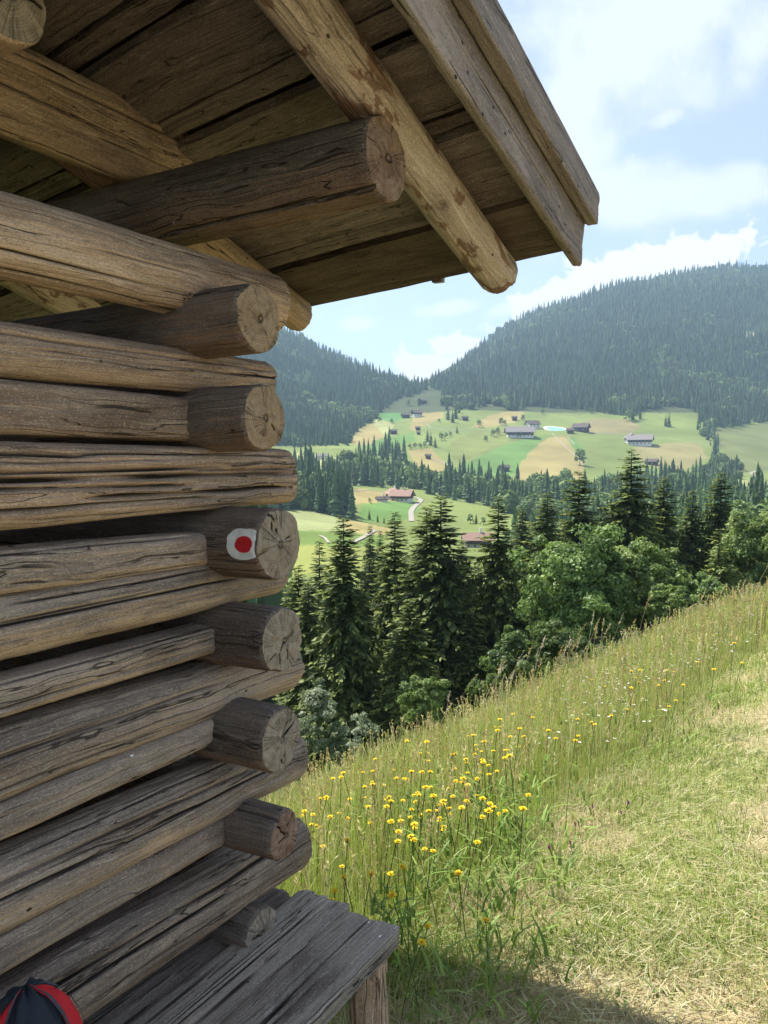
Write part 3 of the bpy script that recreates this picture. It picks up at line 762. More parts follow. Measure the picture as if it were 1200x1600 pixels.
# pale rock scar on the right mountain
m = far & in_poly(uu, vv_, [(1152, 521), (1160, 519), (1168, 523), (1172, 519), (1184, 522), (1178, 529), (1164, 528)]) & (rho > 1300); cols[m] = (.27, .24, .21)
forest_floor = (rho > 1150) & ~m
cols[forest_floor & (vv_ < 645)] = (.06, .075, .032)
nearm = rho < 60
ts = tall_side(V[:, 0], V[:, 1])
pn = fbm(V[:, 0] * 2.3, V[:, 1] * 2.3, 4, 4)
tallc = np.array((.11, .12, .035)); mown = np.array((.36, .305, .17)); mowng = np.array((.24, .25, .09))
mixm = sstep(-.25, .45, pn + .5 * sstep(.5, 1.5, -ts))[:, None]
mc = mowng * (1 - mixm) + mown * mixm
w = sstep(-.12, .12, ts)[:, None]
cn_ = mc * (1 - w) + tallc * w
cols[nearm] = cn_[nearm]
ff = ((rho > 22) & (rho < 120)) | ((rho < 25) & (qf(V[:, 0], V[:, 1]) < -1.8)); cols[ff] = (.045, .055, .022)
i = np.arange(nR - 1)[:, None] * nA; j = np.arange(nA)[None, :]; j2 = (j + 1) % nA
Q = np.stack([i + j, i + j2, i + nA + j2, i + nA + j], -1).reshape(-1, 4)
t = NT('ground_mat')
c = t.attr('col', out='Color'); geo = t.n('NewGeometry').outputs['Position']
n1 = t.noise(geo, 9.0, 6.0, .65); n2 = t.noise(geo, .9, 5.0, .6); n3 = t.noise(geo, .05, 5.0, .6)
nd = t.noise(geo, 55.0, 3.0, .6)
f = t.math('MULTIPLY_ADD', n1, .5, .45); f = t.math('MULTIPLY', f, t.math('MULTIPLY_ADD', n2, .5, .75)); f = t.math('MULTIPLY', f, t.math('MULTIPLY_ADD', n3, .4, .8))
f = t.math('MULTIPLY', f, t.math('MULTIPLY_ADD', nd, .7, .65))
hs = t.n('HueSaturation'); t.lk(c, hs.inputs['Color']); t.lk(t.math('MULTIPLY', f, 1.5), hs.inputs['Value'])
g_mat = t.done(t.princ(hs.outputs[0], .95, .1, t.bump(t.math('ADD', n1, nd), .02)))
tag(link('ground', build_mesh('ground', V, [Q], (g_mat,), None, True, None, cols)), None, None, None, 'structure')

# ================================================================== GRASS (stuff)
GRASS = leaf_mat('grass_blade', .40, .55, .22, .3, 1.4)
def blades(x, y, h, w, lean, azl, cols, seg=3, tipw=.15, z0=-.01, face=None):
    n = len(x); z = ground_z(x, y) + z0
    dx, dy = np.cos(azl), np.sin(azl)
    fa = azl + PI / 2 if face is None else face
    px, py = np.cos(fa), np.sin(fa)
    V = np.zeros((n, seg + 1, 2, 3)); C = np.zeros((n, seg + 1, 2, 3))
    for k in range(seg + 1):
        f = k / seg
        ox = lean * h * f ** 1.8; hh = h * f * (1 - .35 * np.clip(lean, 0, 1.3) * f)
        ww = w * (1 - f * (1 - tipw)) * .5
        for sgn, e in ((-1, 0), (1, 1)):
            V[:, k, e, 0] = x + dx * ox + sgn * px * ww; V[:, k, e, 1] = y + dy * ox + sgn * py * ww; V[:, k, e, 2] = z + hh
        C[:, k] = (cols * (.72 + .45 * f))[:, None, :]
    b = np.arange(n)[:, None] * (seg + 1) * 2 + np.arange(seg)[None, :] * 2
    Q = np.stack([b, b + 1, b + 3, b + 2], -1).reshape(-1, 4)
    return V.reshape(-1, 3), Q, C.reshape(-1, 3)

class Acc:
    def __init__(s): s.V = []; s.F = {3: [], 4: []}; s.C = []; s.n = 0
    def add(s, V, Fc, C):
        s.V.append(V); s.F[Fc.shape[1]].append(Fc + s.n); s.C.append(C); s.n += len(V)
    def mesh(s, name, mats, smooth=False):
        fs = [np.concatenate(s.F[k]) for k in (3, 4) if s.F[k]]
        return build_mesh(name, np.concatenate(s.V), fs, mats, None, smooth, None, np.concatenate(s.C))

def scatter(n, rmin, rmax, amin, amax, power):
    """points in a wedge in front of the camera; power>0 crowds them near"""
    a = np.radians(rng.uniform(amin, amax, n)); u = rng.uniform(0, 1, n)
    e = 2 - power
    r = (rmin ** e + u * (rmax ** e - rmin ** e)) ** (1 / e)
    return r * np.sin(a), r * np.cos(a)
def inside_hut(x, y):
    s_ = (x - P0[0]) * E[0] + (y - P0[1]) * E[1]; t_ = (x - P0[0]) * D[0] + (y - P0[1]) * D[1]
    return (s_ < .12) & (t_ < -.05)
def pick(c, n, jit=.18):
    c = np.array(c)[rng.integers(0, len(c), n)]
    return c * (1 + jit * rng.standard_normal((n, 1))) * (1 + .06 * rng.standard_normal((n, 3)))

g = Acc()
# uncut meadow: green blades, straw blades
x, y = scatter(330000, 2.2, 26, -32, 32, 1.45)
ts = tall_side(x, y); k = (ts > rng.normal(.0, .20, len(x))) & ~inside_hut(x, y) & (qf(x, y) > -3.4); x, y, ts = x[k], y[k], ts[k]
n = len(x); pt = fbm(x * .55, y * .55, 12, 3); r = np.hypot(x, y)
far_f = sstep(3.0, 8.0, r)
straw = rng.uniform(0, 1, n) < (.08 + .27 * far_f + .18 * np.clip(pt, -.5, 1))
gc = pick([(.24, .33, .045), (.30, .38, .065), (.18, .275, .042), (.35, .39, .10)], n)
sc = pick([(.56, .50, .21), (.50, .43, .17), (.60, .55, .30), (.44, .35, .15)], n)
cc = np.where(straw[:, None], sc, gc)
edge = sstep(-.1, 1.3, ts)
h = rng.uniform(.10, .37, n) * (.30 + .70 * edge) * (1 + .35 * pt); h = np.clip(h, .05, .6)
w = rng.uniform(.0016, .0042, n) * np.maximum(1, r / 5) ** .8
lean = np.abs(rng.normal(.25, .28, n)); azl = rng.uniform(0, 2 * PI, n)
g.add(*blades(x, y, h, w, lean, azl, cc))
tag(link('meadow_grass', g.mesh('meadow_grass', (GRASS,))), 'tall uncut meadow grass, green mixed with straw stalks, on the slope', 'grass', None, 'stuff')

g = Acc()
# seed stalks with brown panicles, standing above the blades
x, y = scatter(9500, 2.8, 24, -30, 31, 1.2)
ts = tall_side(x, y); k = (ts > .12) & ~inside_hut(x, y) & (qf(x, y) > -3.2); x, y = x[k], y[k]
n = len(x); r = np.hypot(x, y); h = rng.uniform(.26, .52, n); azl = rng.uniform(0, 2 * PI, n); lean = np.abs(rng.normal(.12, .12, n))
cc = pick([(.50, .42, .20), (.40, .30, .14), (.54, .47, .26), (.34, .36, .11)], n)
g.add(*blades(x, y, h, .0028 * np.maximum(1, r / 5), lean, azl, cc, 3, .6, face=np.arctan2(-x, y)))
for kk in range(7):
    f = rng.uniform(.78, 1.03, n); ox = lean * h * f ** 1.8; hh = h * f * (1 - .35 * lean * f)
    bx, by, bz = x + np.cos(azl) * ox, y + np.sin(azl) * ox, ground_z(x, y) - .01 + hh
    an = rng.uniform(0, 2 * PI, n); ln = rng.uniform(.012, .045, n); ww = .0035 * np.maximum(1, r / 5)
    e = np.stack([np.cos(an) * ln * .5, np.sin(an) * ln * .5, ln * rng.uniform(.2, .9, n)], -1); b = np.stack([bx, by, bz], -1)
    sd = np.stack([np.ones(n), -x / np.maximum(y, .5), np.zeros(n)], -1) * ww[:, None]
    V = np.stack([b, b + e * .5 + sd, b + e, b + e * .5 - sd], 1).reshape(-1, 3)
    g.add(V, (np.arange(n)[:, None] * 4 + np.arange(4)[None]), np.repeat(cc * rng.uniform(.8, 1.15, (n, 1)), 4, 0))
# pale tall panicles against the dark trees
px = np.array([700, 640, 655, 665, 480, 530, 505, 870, 905, 925, 790, 1045, 1100, 1180, 560, 600, 735, 820, 760, 960], float)
gp = ground_hit(px, np.interp(px, [430, 620, 800, 1000, 1200], [1235, 1190, 1120, 1040, 960]))
gp = gp[~np.isnan(gp[:, 0])]; gp = np.repeat(gp, 4, 0); gp[:, :2] += rng.normal(0, .22, (len(gp), 2)); n = len(gp)
x, y = gp[:, 0], gp[:, 1]; r = np.hypot(x, y); h = rng.uniform(.6, .95, n) * np.clip(r / 9, .7, 1.2); azl = rng.uniform(-.5, .9, n); lean = rng.uniform(.1, .45, n)
cc = pick([(.42, .34, .19), (.34, .25, .12), (.5, .44, .3)], n)
g.add(*blades(x, y, h, .0032 * np.maximum(1, r / 5), lean, azl, cc, 6, .5, face=np.arctan2(-x, y)))
for kk in range(26):
    f = rng.uniform(.80, 1.0, n); ox = lean * h * f ** 1.8; hh = h * f * (1 - .35 * lean * f)
    b = np.stack([x + np.cos(azl) * ox, y + np.sin(azl) * ox, ground_z(x, y) + hh], -1)
    an = rng.uniform(0, 2 * PI, n); ln = rng.uniform(.02, .06, n) * np.clip(1.15 - (f - .8) * 4, .3, 1); ww = .004 * np.maximum(1, r / 6)
    e = np.stack([np.cos(an) * ln * .5, np.sin(an) * ln * .5, -ln * rng.uniform(-.6, .6, n)], -1)
    sd = np.stack([np.ones(n), -x / np.maximum(y, .5), np.zeros(n)], -1) * ww[:, None]
    V = np.stack([b, b + e * .5 + sd, b + e, b + e * .5 - sd], 1).reshape(-1, 3)
    g.add(V, (np.arange(n)[:, None] * 4 + np.arange(4)[None]), np.repeat(cc, 4, 0))
tag(link('seed_stalk_grass', g.mesh('seed_stalk_grass', (GRASS,))), 'thin brown and straw coloured grass stalks with seed heads over the meadow', 'grass', None, 'stuff')

g = Acc()
# mown strip: short grass, cut straw lying about, broad weed leaves
x, y = scatter(240000, 1.5, 20, -14, 36, 1.75)
ts = tall_side(x, y); k = (ts < rng.uniform(-.1, .2, len(x))) & ~inside_hut(x, y); x, y, ts = x[k], y[k], ts[k]
n = len(x); r = np.hypot(x, y); pt = fbm(x * 2.3, y * 2.3, 4, 4)
k = rng.uniform(0, 1, n) < np.clip(.92 - .95 * sstep(-.15, .6, pt) * sstep(.1, 1.2, -ts), .12, 1); x, y, ts, r, pt = x[k], y[k], ts[k], r[k], pt[k]; n = len(x)
dry = rng.uniform(0, 1, n) < np.clip(.32 + .75 * pt + .42 * sstep(.5, 1.5, -ts), .10, .95)
cc = np.where(dry[:, None], pick([(.50, .44, .24), (.44, .37, .18), (.55, .49, .30)], n), pick([(.23, .31, .06), (.28, .35, .085), (.18, .27, .05)], n))
h = rng.uniform(.02, .07, n) * (1 + 1.0 * sstep(-.6, .1, ts)); w = rng.uniform(.002, .005, n) * np.maximum(1, r / 4)
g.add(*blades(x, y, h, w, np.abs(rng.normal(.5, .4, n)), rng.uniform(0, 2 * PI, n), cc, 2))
# straw lying flat
x, y = scatter(70000, 1.5, 18, -14, 36, 1.6); ts = tall_side(x, y); k = (ts < .1) & ~inside_hut(x, y); x, y = x[k], y[k]; n = len(x)
a = rng.uniform(0, 2 * PI, n); ln = rng.uniform(.012, .075, n); ww = rng.uniform(.0007, .0017, n) * np.maximum(1, np.hypot(x, y) / 4)
z = ground_z(x, y); z1 = ground_z(x + np.cos(a) * ln, y + np.sin(a) * ln)
up0 = rng.uniform(.004, .03, n); up1 = rng.uniform(.004, .045, n)
p = np.stack([x, y, z + up0], -1); q = np.stack([x + np.cos(a) * ln, y + np.sin(a) * ln, z1 + up1], -1); sd = np.stack([-np.sin(a), np.cos(a), 0 * a], -1) * ww[:, None]
cc = pick([(.56, .50, .30), (.50, .43, .24), (.58, .54, .37), (.38, .32, .17), (.32, .34, .12)], n)
g.add(np.stack([p - sd, p + sd, q + sd, q - sd], 1).reshape(-1, 3), np.arange(n)[:, None] * 4 + np.arange(4)[None], np.repeat(cc, 4, 0))
# thicker green tufts left standing
x, y = scatter(900, 1.7, 13, -12, 34, 1.3); ts = tall_side(x, y); k = (ts < .3) & (fbm(x * .9 + 5, y * .9, 6, 2) > -.05) & ~inside_hut(x, y); x, y = x[k], y[k]
for _ in range(16):
    n = len(x); x1 = x + rng.normal(0, .035, n); y1 = y + rng.normal(0, .035, n)
    cc = pick([(.20, .29, .05), (.26, .34, .07), (.15, .24, .045), (.36, .36, .14)], n)
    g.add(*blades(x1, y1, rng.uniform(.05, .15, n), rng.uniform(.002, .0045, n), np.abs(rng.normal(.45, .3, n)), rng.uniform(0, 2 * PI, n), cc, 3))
# rosettes of broad leaves
x, y = scatter(420, 1.6, 9, -12, 34, 1.5); ts = tall_side(x, y); k = (ts < .45) & ~inside_hut(x, y); x, y = x[k], y[k]
for _ in range(6):
    n = len(x); x1 = x + rng.normal(0, .02, n); y1 = y + rng.normal(0, .02, n)
    cc = pick([(.14, .23, .05), (.18, .27, .07), (.11, .19, .045), (.23, .29, .085)], n)
    g.add(*blades(x1, y1, rng.uniform(.025, .06, n), rng.uniform(.006, .013, n), rng.uniform(1.0, 1.7, n), rng.uniform(0, 2 * PI, n), cc, 3, .2))
tag(link('mown_grass', g.mesh('mown_grass', (GRASS,))), 'short mown grass with dry cut straw and low weeds on the path', 'grass', None, 'stuff')

# leafy green herbs among the tall grass (dark clump beside the flowers)
g = Acc()
hb = []
for (u, v, k, sp) in ((790, 1330, 16, .16), (770, 1400, 12, .12), (650, 1500, 12, .15), (700, 1570, 14, .2), (960, 1180, 10, .25), (620, 1330, 12, .3)):
    b = ground_hit([u], [v])[0]
    hb.append(np.stack([b[0] + rng.normal(0, sp, k), b[1] + rng.normal(0, sp, k)], -1))
hb = np.concatenate(hb); hb = hb[~inside_hut(hb[:, 0], hb[:, 1])]
for _ in range(16):
    n = len(hb); f = rng.uniform(.02, .30, n)
    cc = pick([(.15, .25, .045), (.20, .31, .06), (.26, .35, .085)], n)
    V, Q_, C_ = blades(hb[:, 0] + rng.normal(0, .03, n), hb[:, 1] + rng.normal(0, .03, n), rng.uniform(.04, .10, n), rng.uniform(.007, .016, n), rng.uniform(.4, 1.4, n), rng.uniform(0, 2 * PI, n), cc, 3, .25)
    V = V.reshape(n, -1, 3); V[..., 2] += f[:, None]; g.add(V.reshape(-1, 3), Q_, C_)
tag(link('meadow_herb_leaves', g.mesh('meadow_herb_leaves', (GRASS,))), 'broad green herb leaves among the tall grass near the bench', 'plants', None, 'stuff')

# ================================================================== FLOWERS
STEM = plain('flower_stem', (.07, .12, .03), .7, .3, 30, .2)
YEL = plain('yellow_petal', (.86, .62, .012), .6, .3, 90, .15); WHT = plain('white_petal', (.78, .78, .74), .6, .3, 90, .08); EYE = plain('daisy_eye', (.55, .36, .03), .7, .2, 90, .2)
PUR = plain('clover_petal', (.28, .07, .20), .7, .2, 120, .3); SEPAL = plain('flower_sepal', (.06, .075, .025), .8, .2, 60, .3)
def stem_geo(h, bend, r=.0018):
    ks = np.linspace(0, 1, 6); V = []; 
    for k in ks:
        c = np.array([bend * k ** 2, 0, h * k])
        for a in range(4): V.append(c + r * np.array([math.cos(a * PI / 2), math.sin(a * PI / 2), 0]))
    Q = [[i * 4 + a, i * 4 + (a + 1) % 4, i * 4 + 4 + (a + 1) % 4, i * 4 + 4 + a] for i in range(5) for a in range(4)]
    return np.array(V), np.array(Q), np.array([bend, 0, h])
def flower_mesh(name, h, bend, kind, seed):
    r = random.Random(seed); V, Q, top = stem_geo(h, bend); Fs = [Q]; M = [np.zeros(len(Q))]; V = list(V)
    def petals(n, r0, r1, w, tilt, mat, zj=.002, z=0.0):
        fs = []
        for i in range(n):
            a = i * 2 * PI / n + r.uniform(-.15, .15); t_ = tilt + r.uniform(-.2, .2); rr = r1 * r.uniform(.85, 1.1)
            d = np.array([math.cos(a) * math.cos(t_), math.sin(a) * math.cos(t_), math.sin(t_)]); sd = np.array([-math.sin(a), math.cos(a), 0]) * w
            b = len(V); c = top + np.array([0, 0, z + r.uniform(0, zj)])
            V.extend([c + d * r0 - sd * .5, c + d * r0 + sd * .5, c + d * rr * .75 + sd, c + d * rr, c + d * rr * .75 - sd]); fs.append([b, b + 1, b + 2, b + 3, b + 4])
        Fs.append(np.array(fs)); M.append(np.full(n, mat))
    if kind == 'yellow':
        petals(16, .002, .017, .0028, .15, 1); petals(12, .001, .012, .0026, .55, 1, .002, .002); petals(7, 0, .006, .002, 1.0, 1, .001, .003); petals(8, 0, .009, .003, -.7, 2)
    elif kind == 'white':
        petals(15, .005, .021, .0032, .08, 1); petals(9, 0, .006, .003, .3, 2, .001, .003); petals(6, 0, .006, .003, -.8, 3)
    else:
        for k in range(5): petals(9, .001, .011, .0018, -.3 + k * .4, 1, .002, .001 * k)
    mats = {'yellow': (STEM, YEL, SEPAL), 'white': (STEM, WHT, EYE, SEPAL), 'clover': (STEM, PUR)}[kind]
    return build_mesh(name, np.array(V), Fs, mats, M, False)
yel_proto = [flower_mesh('yellow_flower', h, b, 'yellow', i) for i, (h, b) in enumerate(((.34, .03), (.40, .06), (.46, .04), (.30, .02), (.52, .07)))]
wht_proto = [flower_mesh('white_daisy', h, b, 'white', 20 + i) for i, (h, b) in enumerate(((.34, .03), (.40, .05), (.46, .03)))]
clo_proto = [flower_mesh('clover_flower', .12, .02, 'clover', 40)]
def place_flowers(pts, protos, name, label, cat, group, sc=1.0):
    c = 0
    for (u, v) in pts:
        me = protos[R_.randrange(len(protos))]
        h = max(q.co.z for q in me.vertices)
        b = None
        # foot such that the head shows at (u, v)
        r = rays(u, v); r = r / r[1]
        ys = YS[(YS > 2.0) & (YS < 40)]; P = r[None] * ys[:, None]
        dz = P[:, 2] - ground_z(P[:, 0], P[:, 1]) - h * sc * .96
        k = np.argmax(dz < 0)
        if k == 0: continue
        f = dz[k - 1] / (dz[k - 1] - dz[k]); yk = ys[k - 1] + (ys[k] - ys[k - 1]) * f
        x_, y_ = r[0] * yk, yk
        if inside_hut(np.array(x_), np.array(y_)): continue
        o = bpy.data.objects.new(name, me); COL.objects.link(o)
        o.location = (x_, y_, float(ground_z(x_, y_)) - .01); o.rotation_euler = (R_.uniform(-.12, .12), R_.uniform(-.12, .12), R_.uniform(0, 6.28)); q = sc * R_.uniform(.85, 1.15); o.scale = (q, q, q)
        tag(o, label, cat, group); c += 1
    return c
YF = [(768, 1130), (780, 1135), (793, 1143), (800, 1150), (752, 1158), (762, 1152), (738, 1166), (745, 1172), (632, 1172), (656, 1180), (590, 1185), (588, 1192), (614, 1197), (582, 1215), (593, 1218), (560, 1222), (554, 1230),
      (630, 1220), (644, 1222), (640, 1219), (655, 1216), (695, 1198), (710, 1200), (732, 1193), (743, 1196), (757, 1192), (713, 1208), (700, 1215), (672, 1240), (660, 1235), (692, 1220), (735, 1215), (728, 1224), (700, 1232),
      (693, 1256), (701, 1258), (705, 1252), (675, 1262), (680, 1270), (640, 1265), (617, 1253), (600, 1278), (607, 1284), (598, 1272), (592, 1270), (565, 1262), (520, 1252), (515, 1254), (495, 1258), (500, 1250), (483, 1262), (470, 1275),
      (475, 1268), (500, 1285), (494, 1282), (488, 1280), (760, 1250), (770, 1256), (765, 1246), (780, 1262), (540, 1338), (538, 1342), (558, 1361), (562, 1363), (527, 1396), (530, 1402), (650, 1325), (637, 1345), (660, 1388), (650, 1434), (622, 1446), (630, 1490), (766, 1437),
      (620, 1314), (596, 1310), (625, 1302), (652, 1305), (648, 1268), (557, 1240), (530, 1235), (470, 1300), (505, 1310), (590, 1240), (720, 1185), (775, 1170), (750, 1180), (725, 1240), (745, 1232), (715, 1270), (690, 1290), (660, 1300)]
extra = []
for _ in range(60):
    u = R_.gauss(655, 95); v = R_.gauss(1225, 60)
    if 470 < u < 830 and v > 1240 - (u - 440) * .43 + 12: extra.append((u, v))
for _ in range(40):
    u = R_.uniform(760, 1150); v = 1240 - (u - 440) * .43 + R_.uniform(25, 110); extra.append((u, v))
nf = place_flowers(YF + extra, yel_proto, 'yellow_flower', 'yellow hawkbit flower on a thin stem in the tall meadow grass', 'flower', 'yellow flowers in the meadow', .86)
WD = []
for _ in range(125):
    WD.append((R_.gauss(985, 62), 0))
WD = [(u, 1240 - (u - 440) * .43 + abs(R_.gauss(50, 30)) + 8) for (u, _) in WD] + [(R_.uniform(1080, 1198), 0) for _ in range(55)]
WD = [(u, v if v else 1240 - (u - 440) * .43 + R_.uniform(15, 80)) for (u, v) in WD] + [(R_.gauss(785, 12), R_.gauss(1086, 7)) for _ in range(14)]
place_flowers(WD, wht_proto, 'white_daisy', 'white ox-eye daisy standing in the straw coloured upper meadow', 'flower', 'white daisies in the meadow', .52)
place_flowers([(930, 1253), (968, 1263), (900, 1278), (897, 1315), (868, 1318), (975, 1250)], clo_proto, 'clover_flower', 'small purple clover flower in the short grass beside the mown path', 'flower', 'purple clover flowers', .8)

# ================================================================== TREES
NEEDLE = leaf_mat('spruce_needles', .32, .6, .3, .25, .5)
LEAF = leaf_mat('broad_leaves', .38, .5, .3, .35, .7)
BARK = plain('spruce_bark', (.075, .058, .042), .9, .2, 6, .5, .02)

def trunk_mesh(name, h, r0, lean=.0, n=8, top=.98, limbs=()):
    ks = np.linspace(0, 1, 12); V = []; Q = []
    def tube(pts, rads):
        b = len(V)
        for (p, r) in zip(pts, rads):
            for a in range(n): V.append((p[0] + r * math.cos(a * 2 * PI / n), p[1] + r * math.sin(a * 2 * PI / n), p[2]))
        for i in range(len(pts) - 1):
            for a in range(n): Q.append([b + i * n + a, b + i * n + (a + 1) % n, b + (i + 1) * n + (a + 1) % n, b + (i + 1) * n + a])
    tube([(lean * k * h * .03, 0, h * top * k - .35 * (k == 0)) for k in ks], [r0 * (1 - k) ** .9 + .012 for k in ks])
    for (p0, p1, r) in limbs:
        p0 = np.array(p0); p1 = np.array(p1); tube([p0 + (p1 - p0) * f + np.array([0, 0, .12 * h * f * (1 - f)]) for f in (0, .33, .66, 1)], [r, r * .75, r * .5, r * .2])
    return build_mesh(name, np.array(V), [np.array(Q)], (BARK,))

def spruce_crown(name, h, W, seed, whorls=44, shape=.85, dens=1.0, low=.04, droop=1.0, tint=(1, 1, 1), tw=1.0):
    r = np.random.default_rng(seed); V = []; C = []
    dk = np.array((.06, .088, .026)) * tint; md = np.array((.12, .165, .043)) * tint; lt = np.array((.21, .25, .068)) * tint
    def spray(p, d, ln, wd, col):
        s_ = np.cross(d, (0, 0, 1.0)); s_ = s_ / (np.linalg.norm(s_) + 1e-6)
        tl = r.uniform(-.5, .5); s_ = s_ * math.cos(tl) + np.array([0, 0, 1]) * math.sin(tl)
        V.extend([p - s_ * wd * .35, p + s_ * wd * .35, p + d * ln * .55 + s_ * wd * .5, p + d * ln + s_ * wd * .06, p + d * ln - s_ * wd * .06, p + d * ln * .55 - s_ * wd * .5])
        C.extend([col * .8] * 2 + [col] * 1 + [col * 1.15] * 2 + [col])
    gap_a = r.uniform(0, 2 * PI, 4)
    for k in range(whorls):
        f = low + (1 - low) * (k + r.uniform(-.3, .3)) / whorls; f = min(max(f, low), .992)
        z = h * f; env = (1 - f) ** shape
        L0 = W * env * (1 + .12 * math.sin(k * 1.9 + seed)) + .10
        if f < .18: L0 *= .75 + 1.4 * f
        nb = int(r.integers(6, 10)); a0 = r.uniform(0, 2 * PI)
        for b in range(nb):
            az = a0 + b * 2 * PI / nb + r.uniform(-.35, .35)
            z = h * min(max(f + r.uniform(-.9, .9) * (1 - low) / whorls, low), .992)
            L = L0 * r.uniform(.60, 1.12) * (1 + .30 * float(noise3(math.cos(az) * 1.6 + seed, math.sin(az) * 1.6, f * 7)))
            if r.uniform() < .05: L *= .5
            pitch0 = .45 * (f - .35) + r.uniform(-.12, .12); dr = droop * (.30 + .5 * (1 - f)) * r.uniform(.7, 1.3)
            d2 = np.array([math.cos(az), math.sin(az), 0])
            ns = max(2, int(L / .125 * dens))
            for i in range(ns):
                q = (i + r.uniform(0, 1)) / ns
                drop = L * (math.tan(pitch0) * q - dr * q ** 1.5 + .30 * dr * q ** 4)
                p = d2 * (L * q) + np.array([0, 0, z + drop])
                tip = q > .72; 
                for sgn in (-1, 1):
                    a2 = az + sgn * r.uniform(.35, 1.15) * (1 - .5 * q)
                    dn = np.array([math.cos(a2), math.sin(a2), r.uniform(-.75, -.05) * (1.2 if f < .6 else .5) + (.25 if f > .8 else 0)])
                    dn /= np.linalg.norm(dn)
                    ln = r.uniform(.26, .60) * (1.1 - .4 * q) * min(1, .42 + L / 1.6) * tw
                    u_ = r.uniform()
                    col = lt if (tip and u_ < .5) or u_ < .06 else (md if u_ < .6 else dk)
                    spray(p, dn, ln, ln * r.uniform(.34, .52), col * r.uniform(.8, 1.2))
                if r.uniform() < .75 and f < .72:   # hanging twigs
                    dn = np.array([r.uniform(-.3, .3), r.uniform(-.3, .3), -1.0]); dn /= np.linalg.norm(dn)
                    spray(p, dn, r.uniform(.22, .52) * tw * min(1, .3 + L / 1.6), .17 * tw, (dk if r.uniform() < .6 else md) * r.uniform(.8, 1.2))
                if i == ns - 1:
                    spray(p, d2 * .97 + np.array([0, 0, .1]), .26 * tw, .10 * tw, lt)
    V = np.array(V); n = len(V) // 6; b = np.arange(n)[:, None] * 6
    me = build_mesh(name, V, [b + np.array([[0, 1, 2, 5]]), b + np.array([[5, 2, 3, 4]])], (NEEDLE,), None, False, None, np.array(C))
    return me

def leaf_crown(name, rx, ry, rz, cz, seed, clumps=150, per=110, leaf=.16, tones=None, hole=.0):
    r = np.random.default_rng(seed)
    tones = np.array(tones if tones is not None else [(.055, .115, .028), (.085, .155, .036), (.12, .20, .05), (.04, .085, .022)])
    # clump centres on a lumpy ellipsoid and inside it
    d = r.standard_normal((clumps, 3)); d /= np.linalg.norm(d, axis=1)[:, None]; d[:, 2] = np.where(d[:, 2] < -.55, -d[:, 2], d[:, 2])
    lump = 1 + .50 * fbm(d[:, 0] * 2.3 + seed, d[:, 1] * 2.3, d[:, 2] * 2.3, 2)
    rad = r.uniform(.45, 1.0, clumps) ** .5 * lump
    c = d * rad[:, None] * np.array([rx, ry, rz]) + np.array([0, 0, cz])
    cs = r.uniform(.10, .27, clumps) * (rx * ry * rz) ** (1 / 3)
    n = clumps * per; ci = np.repeat(np.arange(clumps), per)
    o = r.standard_normal((n, 3)); o /= np.linalg.norm(o, axis=1)[:, None]; o *= (r.uniform(.25, 1, n) ** .4)[:, None]; o[:, 2] *= .7
    p = c[ci] + o * cs[ci][:, None]
    nrm = o + .5 * d[ci] + r.standard_normal((n, 3)) * .55 + np.array([0, 0, .35]); nrm /= np.linalg.norm(nrm, axis=1)[:, None]
    t1 = np.cross(nrm, r.standard_normal((n, 3))); t1 /= np.linalg.norm(t1, axis=1)[:, None]; t2 = np.cross(nrm, t1)
    s_ = leaf * r.uniform(.6, 1.25, n)[:, None]
    V = np.stack([p - t1 * s_ * .6, p + t2 * s_ * .32, p + t1 * s_ * .6, p - t2 * s_ * .32], 1).reshape(-1, 3)
    tn = tones[(r.integers(0, len(tones), clumps))][ci] * r.uniform(.75, 1.3, (n, 1))
    return build_mesh(name, V, [np.arange(n)[:, None] * 4 + np.arange(4)[None]], (LEAF,), None, False, None, np.repeat(tn, 4, 0))

def make_tree(name, crown, trunk):
    o = empty(name); link('crown', crown, o); link('trunk', trunk, o); return o

H0 = 12.0
SPR = []
for i, (W, shp, wh, dr, tint) in enumerate(((3.2, .80, 60, 1.1, (1, 1, 1)), (2.8, .76, 58, .9, (1.05, 1.05, .95)), (3.1, .70, 60, .95, (.95, .98, 1)), (2.6, .72, 56, .7, (1.1, 1.08, .9)),
                                             (2.9, .60, 52, .6, (1, 1, .95)), (2.2, .8, 54, .8, (1.0, 1.05, 1.0)))):
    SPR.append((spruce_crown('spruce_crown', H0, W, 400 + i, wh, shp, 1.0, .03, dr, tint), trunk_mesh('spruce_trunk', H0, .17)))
YOUNG = (spruce_crown('young_spruce_crown', H0 * .5, 1.5, 450, 26, .85, 1.1, .02, .5, (1.7, 1.6, 1.5), .8), trunk_mesh('young_spruce_trunk', H0 * .5, .09))

def put_spruce(u, vtop, y, var, label, group=None, vis_w=1.0, young=False, name='spruce_tree'):
    r = rays(u, vtop); top = r * (y / r[1]); gx, gy = top[0], y
    gz = float(ground_z(gx, gy)); h = float(top[2] - gz)
    cr, tr = YOUNG if young else SPR[var]
    o = make_tree(name, cr, tr); o.location = (gx, gy, gz - .1)
    k = h / (H0 * .5 if young else H0) / .985
    o.scale = (k * vis_w, k * vis_w, k); o.rotation_euler = (0, 0, R_.uniform(0, 6.28))
    tag(o, label, 'tree', group); return o
NG = 'near spruces below the meadow'
put_spruce(466, 882, 52, 3, 'narrow spruce half hidden by the protruding log ends of the hut', NG)
put_spruce(499, 843, 56, 5, 'slim spruce just left of the broad drooping spruce beside the hut', NG)
put_spruce(537, 806, 42, 0, 'broad dark spruce with drooping branches, nearest the hut corner', NG, 1.0)
put_spruce(617, 800, 50, 1, 'spruce between the broad drooping spruce and the tall twin-topped pair', NG)
